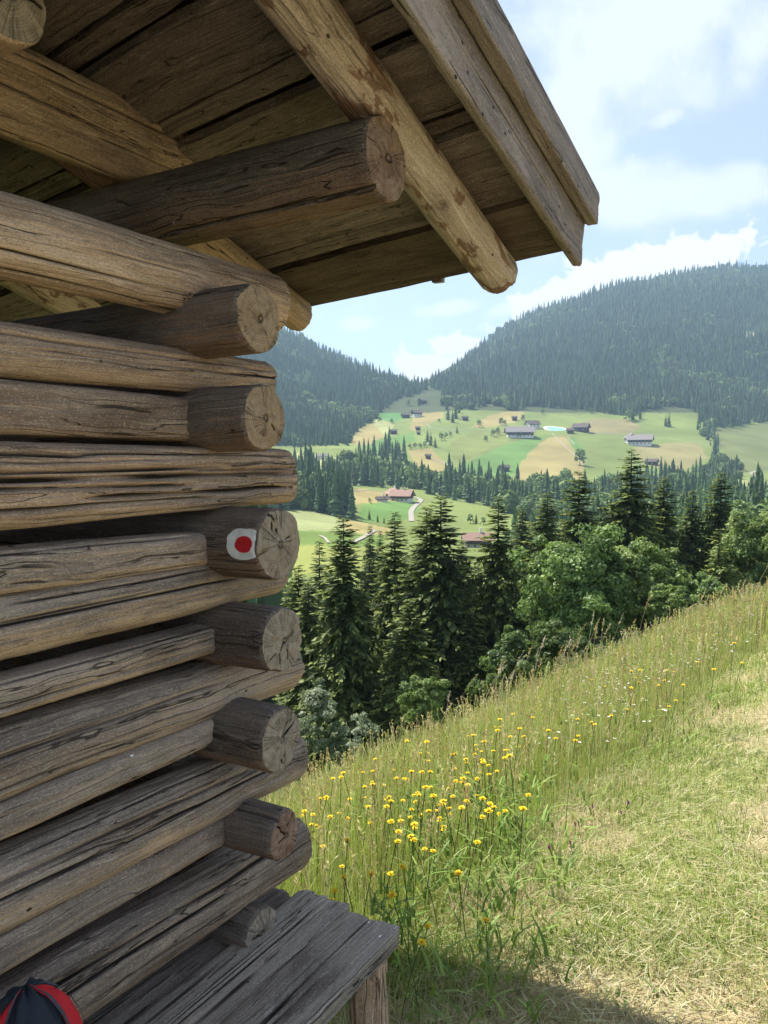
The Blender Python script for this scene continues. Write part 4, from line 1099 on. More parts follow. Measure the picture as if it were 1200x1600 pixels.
put_spruce(578, 820, 100, 5, 'small distant slim spruce, left of a close pair behind the near spruces', NG)
put_spruce(594, 828, 104, 5, 'small distant slim spruce, right of a close pair behind the near spruces', NG)
put_spruce(667, 790, 47, 2, 'left trunk of the tall twin-topped spruce pair', NG)
put_spruce(689, 773, 46, 2, 'taller right trunk of the twin-topped spruce pair', NG, 1.1)
put_spruce(650, 850, 60, 1, 'low spruce filling the gap left of the twin-topped pair', NG)
put_spruce(730, 905, 54, 2, 'short dark spruce between the twin-topped pair and the pointed spruce', NG, 1.2)
put_spruce(779, 776, 46, 1, 'pointed spruce with its tip right of the red roofed house', NG, 1.0)
put_spruce(817, 792, 92, 0, 'bluish distant spruce right of the pointed spruce beside the red roof', NG)
put_spruce(856, 768, 58, 3, 'spruce left of the one with wide level branches, behind the round bush', NG, 1.15)
put_spruce(905, 737, 62, 4, 'spruce with wide level branch tiers rising behind the round green maple', NG, 1.1)
put_spruce(987, 702, 60, 1, 'tallest spruce, tip in front of the opposite meadow farmhouse', NG, 1.25)
put_spruce(1038, 745, 63, 3, 'spruce just right of the tallest one with a thin pointed tip', NG, 1.25)
put_spruce(1083, 765, 64, 5, 'narrow spruce left of the full rounded spruce by the meadow edge', NG, 1.4)
put_spruce(1127, 738, 64, 4, 'full rounded-top spruce, rightmost of the tall near spruces', NG, 1.0)
put_spruce(1124, 826, 46, 0, 'light green young spruce in front of the full rounded spruce', NG, 1.1, True)
put_spruce(455, 960, 60, 4, 'dark spruce almost wholly behind the hut log ends', NG)
put_spruce(590, 920, 62, 0, 'shaded spruce low between the broad drooping spruce and its right neighbour', NG)
put_spruce(830, 900, 60, 0, 'shaded spruce low behind the left side of the round maple', NG)
put_spruce(1180, 800, 75, 2, 'dark spruce behind the leafy tree at the right meadow edge', NG)
put_spruce(955, 800, 72, 2, 'spruce in the gap between the level-tiered and the tallest spruce', NG)

put_spruce(577, 872, 57, 3, 'spruce filling the gap right behind the broad drooping spruce', NG, 1.1)
put_spruce(722, 846, 55, 0, 'shaded spruce right behind the taller trunk of the twin-topped pair', NG, 1.1)
put_spruce(748, 878, 58, 1, 'low spruce in the gap below the red roofed house', NG, 1.2)
put_spruce(482, 905, 46, 1, 'dark low spruce between the hut log ends and the broad drooping spruce', NG, 1.1)
put_spruce(633, 862, 54, 3, 'spruce directly left of the twin-topped pair', NG, 1.1)
put_spruce(735, 955, 44, 2, 'low dark spruce in the shade left of the big round maple', NG, 1.3)
put_spruce(640, 935, 40, 1, 'low dark spruce in the shade under the twin-topped pair', NG, 1.25)
put_spruce(560, 960, 52, 2, 'low dark spruce in the shade right behind the broad drooping spruce', NG, 1.3)
put_spruce(810, 930, 46, 0, 'low dark spruce between the pointed spruce and the big round maple', NG, 1.2)
def put_leafy(name, u, vtop, vbot, wpx, y, seed, label, clumps=150, per=110, leaf=.16, tones=None, limbs=True, cat='tree', group=None):
    r = rays(u, (vtop + vbot) / 2); c = r * (y / r[1]); mpx = y / F
    gz = float(ground_z(c[0], y)); top = (rays(u, vtop) * (y / rays(u, vtop)[1]))[2]; bot = min((rays(u, vbot) * (y / rays(u, vbot)[1]))[2], top - .5)
    rx = wpx * mpx / 2; rz = (top - bot) / 2; cz = (top + bot) / 2 - gz
    cr = leaf_crown('leafy_crown', rx, rx * .9, rz, cz, seed, clumps, per, leaf, tones)
    lim = [((0, 0, cz * .45), (rx * .6 * math.cos(a), rx * .6 * math.sin(a), cz + rz * .3), .05 * rx / 2) for a in (0.3, 1.7, 3.1, 4.6)] if limbs else ()
    tr = trunk_mesh('leafy_trunk', cz + rz * .5, .07 * rx / 1.5 + .02, limbs=lim)
    o = make_tree(name, cr, tr); o.location = (c[0], y, gz - .05); tag(o, label, cat, group); return o
G1 = [(.12, .20, .048), (.17, .265, .066), (.23, .33, .095), (.08, .14, .034)]
G2 = [(.14, .21, .052), (.20, .28, .075), (.26, .335, .11), (.10, .16, .042)]
GW = [(.17, .22, .12), (.22, .27, .16), (.13, .18, .085), (.28, .32, .21)]
put_leafy('maple_tree', 905, 836, 1030, 150, 38, 501, 'big round green maple bush at the meadow edge, left of two', 300, 105, .17, G1)
put_leafy('maple_tree', 1003, 842, 1015, 118, 40, 502, 'green leafy tree touching the big round maple on its right', 250, 95, .16, G2)
put_leafy('maple_tree', 1172, 808, 945, 95, 47, 503, 'leafy tree at the right picture edge with feathery light green twigs', 200, 95, .17, G2)
put_leafy('maple_tree', 1098, 900, 960, 85, 42, 504, 'low dark green bush under the light young spruce', 90, 110, .14, G1, False, 'bush')
put_leafy('leafy_shrub', 1045, 915, 985, 70, 37, 505, 'low shrub between the maples and the grass crest', 70, 100, .13, G2, False, 'shrub')
put_leafy('leafy_shrub', 497, 1066, 1215, 72, 26, 506, 'pale grey-green willow shrub beside the hut log ends', 90, 110, .09, GW, False, 'shrub')
put_leafy('leafy_shrub', 573, 1112, 1200, 60, 24, 507, 'small pale shrub just above the grass below the drooping spruce', 60, 100, .08, GW, False, 'shrub')
put_leafy('leafy_shrub', 667, 1050, 1150, 80, 27, 508, 'fresh light green ash sapling under the twin-topped spruces', 70, 90, .11, G2, False, 'shrub')

put_leafy('leafy_shrub', 800, 1000, 1095, 100, 29, 521, 'dark green shrub at the meadow crest left below the big maple', 90, 100, .12, [(.07, .12, .03), (.10, .16, .04), (.05, .09, .025)], False, 'shrub')
put_leafy('leafy_shrub', 885, 982, 1062, 120, 30, 522, 'dark green shrub at the meadow crest under the big maple', 100, 100, .12, [(.08, .13, .032), (.11, .17, .042), (.06, .10, .026)], False, 'shrub')
# ---- far woods: many small trees in one mesh per wood (a mass nobody would count)
def conifer_pts(n_t, n_s, seed):
    r = np.random.default_rng(seed); V = []; T = []; SH = []
    for k in range(n_t):
        f0 = k / n_t; f1 = min(1, (k + 1.7) / n_t); rad = .5 * (1 - f0) ** .85 * (1 if k else .8)
        b = len(V); a0 = r.uniform(0, 6.28)
        for a in range(n_s):
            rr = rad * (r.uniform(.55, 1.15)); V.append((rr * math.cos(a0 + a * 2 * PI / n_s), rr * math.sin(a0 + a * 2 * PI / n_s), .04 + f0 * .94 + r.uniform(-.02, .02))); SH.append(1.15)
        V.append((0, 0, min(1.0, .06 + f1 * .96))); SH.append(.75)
        for a in range(n_s): T.append((b + a, b + (a + 1) % n_s, b + n_s))
    return np.array(V), np.array(T), np.array(SH)
def blob_pts(seed, n=150, sz=.17):
    """leafy tree: a lumpy crown of leaf tufts (two triangles each)"""
    r = np.random.default_rng(seed); d = r.standard_normal((n, 3)); d /= np.linalg.norm(d, axis=1)[:, None]
    k = (1 + .28 * fbm(d[:, 0] * 1.7 + seed, d[:, 1] * 1.7, d[:, 2] * 1.7, 2)) * r.uniform(.7, 1.0, n)
    c = d * (k * .5)[:, None]; nr = d + r.standard_normal((n, 3)) * .5; nr /= np.linalg.norm(nr, axis=1)[:, None]
    a = np.cross(nr, r.standard_normal((n, 3))); a /= np.linalg.norm(a, axis=1)[:, None]; b = np.cross(nr, a); q = sz * r.uniform(.6, 1.2, (n, 1))
    V = np.stack([c - a * q, c + b * q * .8, c + a * q, c - b * q * .8], 1).reshape(-1, 3); V[:, 2] += .48
    i = np.arange(n)[:, None] * 4; T = np.concatenate([i + np.array([[0, 1, 2]]), i + np.array([[0, 2, 3]])])
    return V, T, np.repeat(r.uniform(.75, 1.3, n), 4)
CON = [conifer_pts(6, 7, 600 + i) for i in range(5)]; CON_HI = [conifer_pts(11, 9, 620 + i) for i in range(4)]; BLB = [blob_pts(640 + i) for i in range(4)]; BLB_HI = [blob_pts(660 + i, 520, .085) for i in range(4)]
def wood_mesh(name, P, hts, wid, broad, protos, tint=(1, 1, 1)):
    acc = Acc(); blobs = BLB_HI if protos is CON_HI else BLB
    for k, (pv, pt_, sh) in enumerate(protos + blobs):
        isb = k >= len(protos)
        m = np.where(broad & (rng.integers(0, len(blobs), len(P)) == k - len(protos)))[0] if isb else np.where(~broad & ((np.arange(len(P)) * 7 + 3) % len(protos) == k))[0]
        if not len(m): continue
        a = rng.uniform(0, 6.28, len(m)); ca, sa = np.cos(a)[:, None], np.sin(a)[:, None]
        w = wid[m][:, None]; hh = hts[m][:, None] * (.62 if isb else 1); w = w * (1.5 if isb else 1)
        X = (pv[None, :, 0] * ca - pv[None, :, 1] * sa) * w + P[m, 0][:, None]; Y = (pv[None, :, 0] * sa + pv[None, :, 1] * ca) * w + P[m, 1][:, None]
        Z = pv[None, :, 2] * hh + P[m, 2][:, None] - .03 * hh
        Vv = np.stack([X, Y, Z], -1).reshape(-1, 3)
        bc = (np.array((.13, .185, .066)) if isb else np.array((.062, .102, .044)))[None] * rng.uniform(.65, 1.4, (len(m), 1)) * np.array(tint)
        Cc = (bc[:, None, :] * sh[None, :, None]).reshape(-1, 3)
        T = (np.arange(len(m))[:, None, None] * len(pv) + pt_[None]).reshape(-1, 3)
        acc.add(Vv, T, Cc)
    return acc.mesh(name, (NEEDLE_FAR,), False)
NEEDLE_FAR = leaf_mat('far_foliage', .12, .7, .22, .15, .08)

def sample_poly(poly, sx, sy, jit=.8):
    us = [p[0] for p in poly]; vs = [p[1] for p in poly]; pts = []
    v = min(vs); row = 0
    while v < max(vs):
        u = min(us) + (row % 2) * sx * .5
        while u < max(us): pts.append((u + R_.uniform(-jit, jit) * sx * .5, v + R_.uniform(-jit, jit) * sy * .5)); u += sx
        v += sy; row += 1
    pts = np.array(pts); return pts[in_poly(pts[:, 0], pts[:, 1], poly)]

def far_wood(name, label, poly, sx, sy, h, hj, wr, broad_p, ymin, tint=(1, 1, 1), exclude=(), protos=None):
    pts = sample_poly(poly, sx, sy)
    for e in exclude: pts = pts[~in_poly(pts[:, 0], pts[:, 1], e)]
    P = ground_hit(pts[:, 0], pts[:, 1], ymin); P = P[~np.isnan(P[:, 0])]
    n = len(P); hts = h * (1 + hj * rng.standard_normal(n)).clip(.45, 1.6); wid = hts * wr * rng.uniform(.8, 1.25, n)
    bl = fbm(P[:, 0] * .012, P[:, 1] * .012, 3, 3); broad = (bl + rng.normal(0, .25, n)) > (1.0 - 1.9 * broad_p)
    o = tag(link(name, wood_mesh(name, P, hts, wid, broad, protos or CON, tint)), label, 'wood', None, 'stuff'); return n
SCAR = [(1150, 520), (1158, 517), (1168, 521), (1174, 517), (1186, 520), (1180, 530), (1164, 530)]
RIDGE_R = [(660, 604), (690, 612), (690, 633), (720, 640), (745, 640), (770, 632), (800, 642), (835, 636), (870, 638), (905, 640), (960, 648), (985, 652), (1010, 640), (1045, 636), (1080, 640), (1095, 652), (1100, 664), (1130, 672), (1160, 662), (1210, 660), (1330, 660), (1330, 400), (1130, 410), (1000, 420), (900, 450), (800, 495), (740, 550), (700, 585)]
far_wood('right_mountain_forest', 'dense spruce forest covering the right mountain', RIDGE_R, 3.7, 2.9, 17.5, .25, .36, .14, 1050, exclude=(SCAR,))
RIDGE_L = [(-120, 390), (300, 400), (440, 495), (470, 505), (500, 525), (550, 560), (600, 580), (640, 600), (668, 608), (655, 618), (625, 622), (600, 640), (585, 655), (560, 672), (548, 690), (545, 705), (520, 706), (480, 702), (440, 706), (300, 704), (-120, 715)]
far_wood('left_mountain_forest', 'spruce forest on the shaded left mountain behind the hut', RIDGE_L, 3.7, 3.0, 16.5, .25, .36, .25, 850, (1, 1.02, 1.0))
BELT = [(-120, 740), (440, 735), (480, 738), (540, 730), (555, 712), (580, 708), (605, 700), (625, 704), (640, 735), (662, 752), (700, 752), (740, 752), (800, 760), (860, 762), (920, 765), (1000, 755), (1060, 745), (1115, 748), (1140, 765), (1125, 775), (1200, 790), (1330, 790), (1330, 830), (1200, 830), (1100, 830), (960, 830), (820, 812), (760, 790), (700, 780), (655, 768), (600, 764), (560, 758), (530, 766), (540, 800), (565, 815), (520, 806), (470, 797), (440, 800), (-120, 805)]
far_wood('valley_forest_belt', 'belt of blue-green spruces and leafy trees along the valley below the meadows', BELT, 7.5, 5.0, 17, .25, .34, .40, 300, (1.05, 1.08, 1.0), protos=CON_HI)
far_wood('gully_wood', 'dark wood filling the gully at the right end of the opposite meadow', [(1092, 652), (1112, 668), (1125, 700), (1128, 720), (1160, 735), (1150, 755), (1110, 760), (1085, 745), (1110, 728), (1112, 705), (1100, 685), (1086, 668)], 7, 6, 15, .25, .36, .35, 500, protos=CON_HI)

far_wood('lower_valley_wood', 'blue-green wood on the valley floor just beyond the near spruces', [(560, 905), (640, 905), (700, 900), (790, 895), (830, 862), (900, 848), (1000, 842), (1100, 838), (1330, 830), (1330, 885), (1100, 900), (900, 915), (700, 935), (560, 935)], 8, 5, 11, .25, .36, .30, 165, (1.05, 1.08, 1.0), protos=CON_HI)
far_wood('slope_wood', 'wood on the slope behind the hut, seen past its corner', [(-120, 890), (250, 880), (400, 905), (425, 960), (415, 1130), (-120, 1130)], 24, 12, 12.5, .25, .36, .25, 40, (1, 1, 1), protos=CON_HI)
# ---- single trees standing on the far meadows
LONE_S = [make_tree('lone_spruce', spruce_crown('lone_spruce_crown', 12, 2.3, 700 + i, 22, .8, .42, .03, .7, (1.3, 1.3, 1.2), 1.9), trunk_mesh('lone_spruce_trunk', 12, .2)) for i in range(2)]
LONE_L = [make_tree('lone_leafy_tree', leaf_crown('lone_leafy_crown', 3.8, 3.6, 4.4, 4.5, 710 + i, 46, 40, .75, G1), trunk_mesh('lone_leafy_trunk', 6, .25)) for i in range(2)]
_used = set()
def lone(kind, u, v, hpx, label, wk=1.0):
    p = ground_hit([u], [v], 300)[0]
    if np.isnan(p[0]): return
    src = (LONE_S if kind == 's' else LONE_L)[R_.randrange(2)]
    k = .82 * hpx * p[1] / F / (12 if kind == 's' else 9.4)
    if id(src) in _used: o = copy_thing(src, tuple(p), R_.uniform(0, 6.28), (k * wk, k * wk, k))
    else:
        _used.add(id(src)); o = src; o.location = tuple(p); o.rotation_euler = (0, 0, R_.uniform(0, 6.28)); o.scale = (k * wk, k * wk, k)
    tag(o, label, 'tree', 'single trees on the far meadows')
for a in (('l', 906, 727, 30, 'round leafy tree with a shadow, standing alone below the big brown farmhouse meadow'), ('s', 1045, 667, 26, 'right one of two close spruces alone on the upper right meadow'), ('s', 1040, 666, 22, 'left one of two close spruces alone on the upper right meadow'),
          ('s', 988, 656, 30, 'big spruce at the forest foot above the brown farmhouse', ), ('l', 983, 658, 22, 'leafy tree left of the big spruce at the forest foot'), ('s', 1000, 655, 22, 'thin spruce right of the big spruce at the forest foot'),
          ('s', 673, 696, 26, 'front spruce of the dark clump in the middle of the meadow'), ('s', 668, 690, 24, 'left spruce of the dark clump in the middle of the meadow'), ('s', 680, 699, 20, 'right spruce of the dark clump in the middle of the meadow'),
          ('l', 690, 688, 14, 'leafy tree right of the dark spruce clump'), ('l', 697, 684, 10, 'small round tree at the right end of the clump row'), ('l', 704, 682, 9, 'smallest round tree ending the clump row'),
          ('s', 714, 677, 15, 'single dark tree upslope right of the spruce clump'), ('l', 749, 667, 13, 'leafy tree left of the timber hotel on the tan strip'), ('l', 783, 664, 13, 'leafy tree on the field edge above the hotel lawn, left of its neighbour'), ('l', 789, 664, 9, 'smaller tree right beside the one on the field edge above the lawn'),
          ('l', 771, 682, 13, 'leafy tree at the left of the hotel drive'), ('l', 777, 679, 13, 'leafy tree next to the hotel drive, close to the hotel'), ('l', 812, 684, 13, 'round tree in front of the hotel'), ('l', 759, 690, 11, 'round bush tree alone on the lawn below the hotel'),
          ('l', 817, 657, 10, 'little tree above the hotel roof'), ('l', 848, 647, 10, 'little tree at the upper meadow edge left of the forest'), ('l', 924, 646, 11, 'round pale tree at the forest foot above the dark barn'), ('l', 638, 634, 12, 'round tree high on the green field near the pass'),
          ('s', 654, 634, 16, 'thin dark spruce beside the topmost barn'), ('l', 593, 660, 10, 'tree at the corner of the pale fenced field'), ('l', 612, 662, 9, 'bushy tree left of the upper farm buildings'), ('l', 686, 660, 7, 'small round bush tree right of the upper farm'),
          ('s', 700, 656, 26, 'left spruce of the wooded tongue below the pass'), ('s', 707, 660, 24, 'front spruce of the wooded tongue below the pass'), ('s', 712, 654, 30, 'tallest spruce of the wooded tongue below the pass'), ('s', 698, 640, 22, 'upper left spruce of the wooded tongue'), ('s', 717, 645, 20, 'right spruce of the wooded tongue below the pass'),
          ('l', 640, 702, 10, 'left bush of the short hedge below the clump'), ('l', 648, 701, 11, 'second bush from the left in the short hedge below the clump'), ('l', 657, 701, 10, 'third bush from the left in the short hedge below the clump'), ('l', 664, 699, 11, 'right bush of the short hedge below the clump'),
          ('l', 578, 786, 9, 'small round tree beside the white walled farm annex'), ('s', 577, 812, 20, 'spruce below the green farm field, left of a loose row'), ('s', 590, 816, 16, 'second spruce of the loose row below the green farm field'), ('s', 600, 818, 14, 'small spruce of the loose row below the green farm field'),
          ('l', 612, 822, 14, 'leafy tree of the loose row below the green farm field'), ('s', 1117, 706, 24, 'tall spruce alone in the gully at the right end of the meadow'), ('l', 735, 818, 17, 'leafy tree behind the red roofed house, left'), ('s', 744, 818, 20, 'blue spruce behind the red roofed house'), ('l', 755, 820, 14, 'leafy tree behind the red roofed house, right'),
          ('l', 1143, 762, 10, 'bare looking small tree by the road bend'), ('l', 1170, 770, 14, 'round bush beside the road bend at the right')):
    lone(*a)

# ================================================================== FAR BUILDINGS
PLAS = plain('house_plaster', (.72, .70, .66), .85, .2, 3, .1); TIMB = plain('house_timber', (.060, .038, .026), .85, .2, 3, .4); TIMB2 = plain('house_timber_red', (.115, .055, .034), .85, .2, 3, .35)
ROOF1 = plain('house_roof_grey', (.22, .20, .19), .85, .3, 2, .3); ROOF2 = plain('house_roof_red', (.30, .19, .145), .85, .3, 2, .3); ROOF3 = plain('house_roof_brown', (.10, .08, .07), .85, .3, 2, .3)
t = NT('house_glass'); HGLASS = t.done(t.princ(c4(.03, .04, .05), .15, .5)); HFR = plain('house_window_frame', (.6, .58, .55), .7, .3, 5, .1)
def farmhouse(u, v, wpx, label, rot=0.0, depth=.7, hh=None, lower=PLAS, upper=TIMB, roof=ROOF1, windows=3, balcony=False, ymin=250, pitch=.36, cat='house', name='farm_house', minor=False, lw=.45):
    p = ground_hit([u], [v], ymin)[0]
    if np.isnan(p[0]): print('no ground for', label); return
    L = wpx * p[1] / F; W = L * depth; H = hh * p[1] / F if hh else L * .42
    face = math.atan2(-p[0], p[1])    # long side roughly faces us
    root = tag(empty(name, tuple(p), face + rot), label, cat)
    h0 = H * lw; sk = 2.0
    hx, hy = L / 2, W / 2
    def part(nm, V, Fs, mat, par=root, smooth=False):
        return link(nm, build_mesh(nm, V, Fs, (mat,), None, smooth), par)
    if lower is not None:
        V, Q = boxes([(0, 0, h0 / 2 - sk / 2, hx, hy, h0 / 2 + sk / 2)]); part('lower_wall', V, [Q], lower)
    else: h0 = -sk
    rg = hy * pitch * 1.9
    z0, z1 = h0 + .002, H
    e = .04
    V = np.array([(-hx - e, -hy - e, z0), (hx + e, -hy - e, z0), (hx + e, hy + e, z0), (-hx - e, hy + e, z0), (-hx - e, -hy - e, z1), (hx + e, -hy - e, z1), (hx + e, hy + e, z1), (-hx - e, hy + e, z1), (-hx - e, 0, z1 + rg), (hx + e, 0, z1 + rg)])
    part('upper_wall', V, [np.array([[0, 1, 5, 4], [2, 3, 7, 6]]), np.array([[1, 2, 6, 9, 5], [3, 0, 4, 8, 7]])], upper)
    ov = .14 * W + .3; th = .05 * W * .5 + .12; sl = rg / hy; zo = z1 + .03
    R1 = []
    for zz in (0, th):
        R1 += [(-hx - ov, -hy - ov, zo - ov * sl + zz), (hx + ov, -hy - ov, zo - ov * sl + zz), (hx + ov, 0, zo + rg + zz), (-hx - ov, 0, zo + rg + zz), (hx + ov, hy + ov, zo - ov * sl + zz), (-hx - ov, hy + ov, zo - ov * sl + zz)]
    R1 = np.array(R1)
    rf = part('roof', R1, [np.array([[0, 1, 2, 3], [3, 2, 4, 5], [6, 9, 8, 7], [9, 11, 10, 8], [0, 6, 7, 1], [4, 10, 11, 5], [1, 7, 8, 2], [2, 8, 10, 4], [0, 3, 9, 6], [3, 5, 11, 9]])], roof)
    if minor: return root
    ch, cq = boxes([(hx * .25, hy * .1, zo + rg + th + .5, .45, .45, 1.0)]); part('chimney', ch, [cq], PLAS, rf)
    for lev in (0, 1):
        zc = (h0 * .55) if lev == 0 else (z0 + (z1 - z0) * .5)
        if lev == 0 and lower is None: continue
        for k in range(windows):
            xw = -hx + L * (k + .5) / windows; s_ = L / windows * .17; hw = min(.8, (z1 - z0) * .26)
            yy = -hy - (.06 if lev == 0 else e + .05)
            V, Q = boxes([(xw, yy, zc, s_, .05, hw)]); fr = part('window', V, [Q], HFR)
            V, Q = boxes([(xw, yy - .06, zc, s_ * .78, .02, hw * .82)]); part('pane', V, [Q], HGLASS, fr)
    if balcony:
        zb = z0 + (z1 - z0) * .08
        V, Q = boxes([(0, -hy - .75, zb, hx * .95, .6, .1), (0, -hy - 1.32, zb + .55, hx * .95, .05, .45)]); part('balcony', V, [Q], TIMB)
    return root
farmhouse(812, 682, 40, 'large timber hotel with broad grey roof above the green lawn', .15, .5, 8, windows=7, balcony=True, roof=ROOF1, upper=TIMB2, lw=.28)
farmhouse(832, 669, 17, 'white house with grey gable roof behind the timber hotel', .5, .8, 7, upper=PLAS, roof=ROOF3, windows=3)
farmhouse(908, 674, 21, 'dark brown barn beside the track right of the pool', -.3, .7, 7, lower=None, roof=ROOF3, windows=2, name='barn', cat='barn')
farmhouse(891, 677, 9, 'small dark shed left of the dark brown barn', .2, .8, 5, lower=None, roof=ROOF3, minor=True, name='shed', cat='shed')
farmhouse(1000, 695, 34, 'big brown farmhouse with white ground floor alone on the right meadow', -.12, .55, 9, windows=6, balcony=True, roof=ROOF1)
farmhouse(985, 692, 16, 'front gabled wing joined to the left of the big brown farmhouse', -1.2, .8, 9, windows=2, roof=ROOF1)
farmhouse(1018, 726, 17, 'dark hay barn below the big brown farmhouse', -.35, .6, 5.5, lower=None, roof=ROOF3, minor=True, name='hay_barn', cat='barn')
farmhouse(788, 736, 13, 'dark hay barn at the foot of the bright green lawn', .4, .7, 6.5, lower=None, roof=ROOF3, minor=True, name='hay_barn', cat='barn')
farmhouse(651, 651, 13, 'white farmhouse high on the left meadow below the pass', .45, .8, 6.5, windows=3, roof=ROOF3, balcony=True, lw=.55)
farmhouse(634, 653, 11, 'dark barn left of the high white farmhouse', .3, .7, 5, lower=None, roof=ROOF3, minor=True, name='barn', cat='barn')
farmhouse(660, 630, 11, 'topmost dark barn just below the pass', .7, .7, 4.5, lower=None, roof=ROOF3, minor=True, name='barn', cat='barn')
farmhouse(615, 678, 9, 'dark hut on the left meadow above the bright green strip', .2, .7, 5, lower=None, roof=ROOF3, minor=True, name='hay_hut', cat='hut')
farmhouse(653, 672, 6, 'tiny dark hut in the middle of the left meadow', .2, .8, 4, lower=None, roof=ROOF3, minor=True, name='hay_hut', cat='hut')
farmhouse(654, 679, 4.5, 'tiniest dark hut just below another tiny hut', .2, .8, 3.5, lower=None, roof=ROOF3, minor=True, name='hay_hut', cat='hut')
farmhouse(669, 717, 7, 'small dark hut at the start of the curved white track', .3, .8, 5.5, lower=None, roof=ROOF3, minor=True, name='hay_hut', cat='hut')
farmhouse(727, 657, 8, 'dark hut on the tan strip right of the wooded tongue', .2, .7, 5, lower=None, roof=ROOF3, minor=True, name='hay_hut', cat='hut')
farmhouse(804, 657, 7, 'dark hut on the tan field uphill of the hotel', .2, .7, 5, lower=None, roof=ROOF3, minor=True, name='hay_hut', cat='hut')
farmhouse(628, 783, 30, 'red brown farmhouse with large roof on the near valley field', -.35, .7, 10, windows=4, roof=ROOF2, upper=TIMB2, balcony=True)
farmhouse(615, 780, 22, 'gabled barn wing behind the red brown farmhouse', -1.2, .8, 10, windows=2, roof=ROOF2, upper=TIMB2)
farmhouse(597, 784, 17, 'white walled farm annex with grey roof left of the red brown farmhouse', .1, .5, 5, windows=4, roof=ROOF3, lw=.6)
farmhouse(503, 717, 15, 'long white barn on the pale field beside the hut logs', .15, .5, 5, windows=3, upper=PLAS, roof=ROOF1, name='barn', cat='barn')
farmhouse(534, 717, 6, 'tiny white shed right of the long white barn', .1, .7, 3, windows=1, upper=PLAS, roof=ROOF1, minor=True, name='shed', cat='shed')
farmhouse(746, 855, 40, 'house with red roof half hidden behind the near spruces', .1, .6, 14, windows=4, roof=ROOF2, upper=TIMB2, balcony=True, ymin=250)
# turquoise pool with terrace
pc = ground_hit([868], [671], 500)[0]; mpx = pc[1] / F
POOLW = plain('pool_water', (.18, .62, .66), .15, .5, .5, .1); STONE = plain('pool_terrace', (.55, .50, .46), .9, .2, 1, .3)
pr = tag(empty('swimming_pool', tuple(pc), 0), 'turquoise pool with pale stone terrace beside the timber hotel', 'pool')
ph = np.linspace(0, 2 * PI, 48, endpoint=False); rx = 12 * mpx; ry = 17
kid = (1 + .22 * np.cos(2 * ph + .6))
tilt = np.array([0, 0, 1.0])
def disc(k, z0, z1):
    X = np.cos(ph) * rx * k * kid; Y = np.sin(ph) * ry * k * kid
    V = np.concatenate([np.stack([X, Y, Y * .24 + z0], -1), np.stack([X, Y, Y * .24 + z1], -1)])
    n = len(ph); i = np.arange(n); return V, [np.stack([i, (i + 1) % n, (i + 1) % n + n, i + n], -1), (np.arange(n) + n)[None, :]]
V, Fs = disc(1.25, -3, .6); link('terrace', build_mesh('terrace', V, Fs, (STONE,), None, False), pr)
V, Fs = disc(.92, -2.9, .75); link('pool_basin', build_mesh('pool_basin', V, Fs, (POOLW,), None, False), pr)

# ================================================================== FAR ROADS AND TRACKS
GRAVEL = plain('gravel', (.33, .30, .25), .95, .1, .5, .15)
def track(name, pts, wm, ymin=150, lift=.3):
    wm = wm * .62
    pts = np.array(pts, float); d = np.concatenate([[0], np.cumsum(np.hypot(*np.diff(pts, axis=0).T))]); s_ = np.arange(0, d[-1], 1.5)
    u = np.interp(s_, d, pts[:, 0]); v = np.interp(s_, d, pts[:, 1]); P = ground_hit(u, v, ymin); P = P[~np.isnan(P[:, 0])]
    if len(P) < 3: return
    P[1:-1, :2] = (P[:-2, :2] + P[1:-1, :2] * 2 + P[2:, :2]) / 4
    T = np.gradient(P[:, :2], axis=0); T /= np.linalg.norm(T, axis=1)[:, None] + 1e-9; N = np.stack([-T[:, 1], T[:, 0]], -1)
    V = []
    for sg in (-1, -.33, .33, 1):
        q = P[:, :2] + N * sg * wm / 2; V.append(np.stack([q[:, 0], q[:, 1], ground_z(q[:, 0], q[:, 1]) + lift], -1))
    V = np.stack(V, 1).reshape(-1, 3); i = np.arange(len(P) - 1)[:, None] * 4; j = np.arange(3)[None]
    Q = np.stack([i + j, i + j + 1, i + 4 + j + 1, i + 4 + j], -1).reshape(-1, 4)
    tag(link(name, build_mesh(name, V, [Q], (GRAVEL,), None, True)), None, None, None, 'structure')
track('farm_road', [(643, 815), (642, 800), (647, 792), (655, 786), (658, 781), (648, 777), (638, 776)], 4.5)
track('farm_track', [(704, 745), (705, 735), (701, 727), (690, 722), (672, 718)], 4)
track('field_track', [(918, 677), (960, 678), (1000, 682), (1050, 686), (1095, 690), (1140, 693)], 2.5)
track('field_track', [(862, 677), (880, 695), (898, 712), (912, 726)], 2.0)
track('field_track', [(886, 682), (898, 695)], 2.2)
track('field_track', [(666, 662), (672, 668), (700, 672), (740, 671), (790, 675)], 2.6)
track('field_track', [(546, 768), (575, 766), (605, 770)], 2.2)
track('field_road', [(552, 848), (565, 842), (582, 832), (586, 829)], 2.2, 120)
track('field_track', [(500, 838), (508, 842), (514, 850)], 1.4, 120)
track('valley_road', [(1118, 772), (1140, 765), (1165, 762), (1182, 752), (1186, 746), (1172, 740), (1186, 735)], 5)
track('farm_track', [(908, 672), (916, 664), (926, 660)], 2.6)

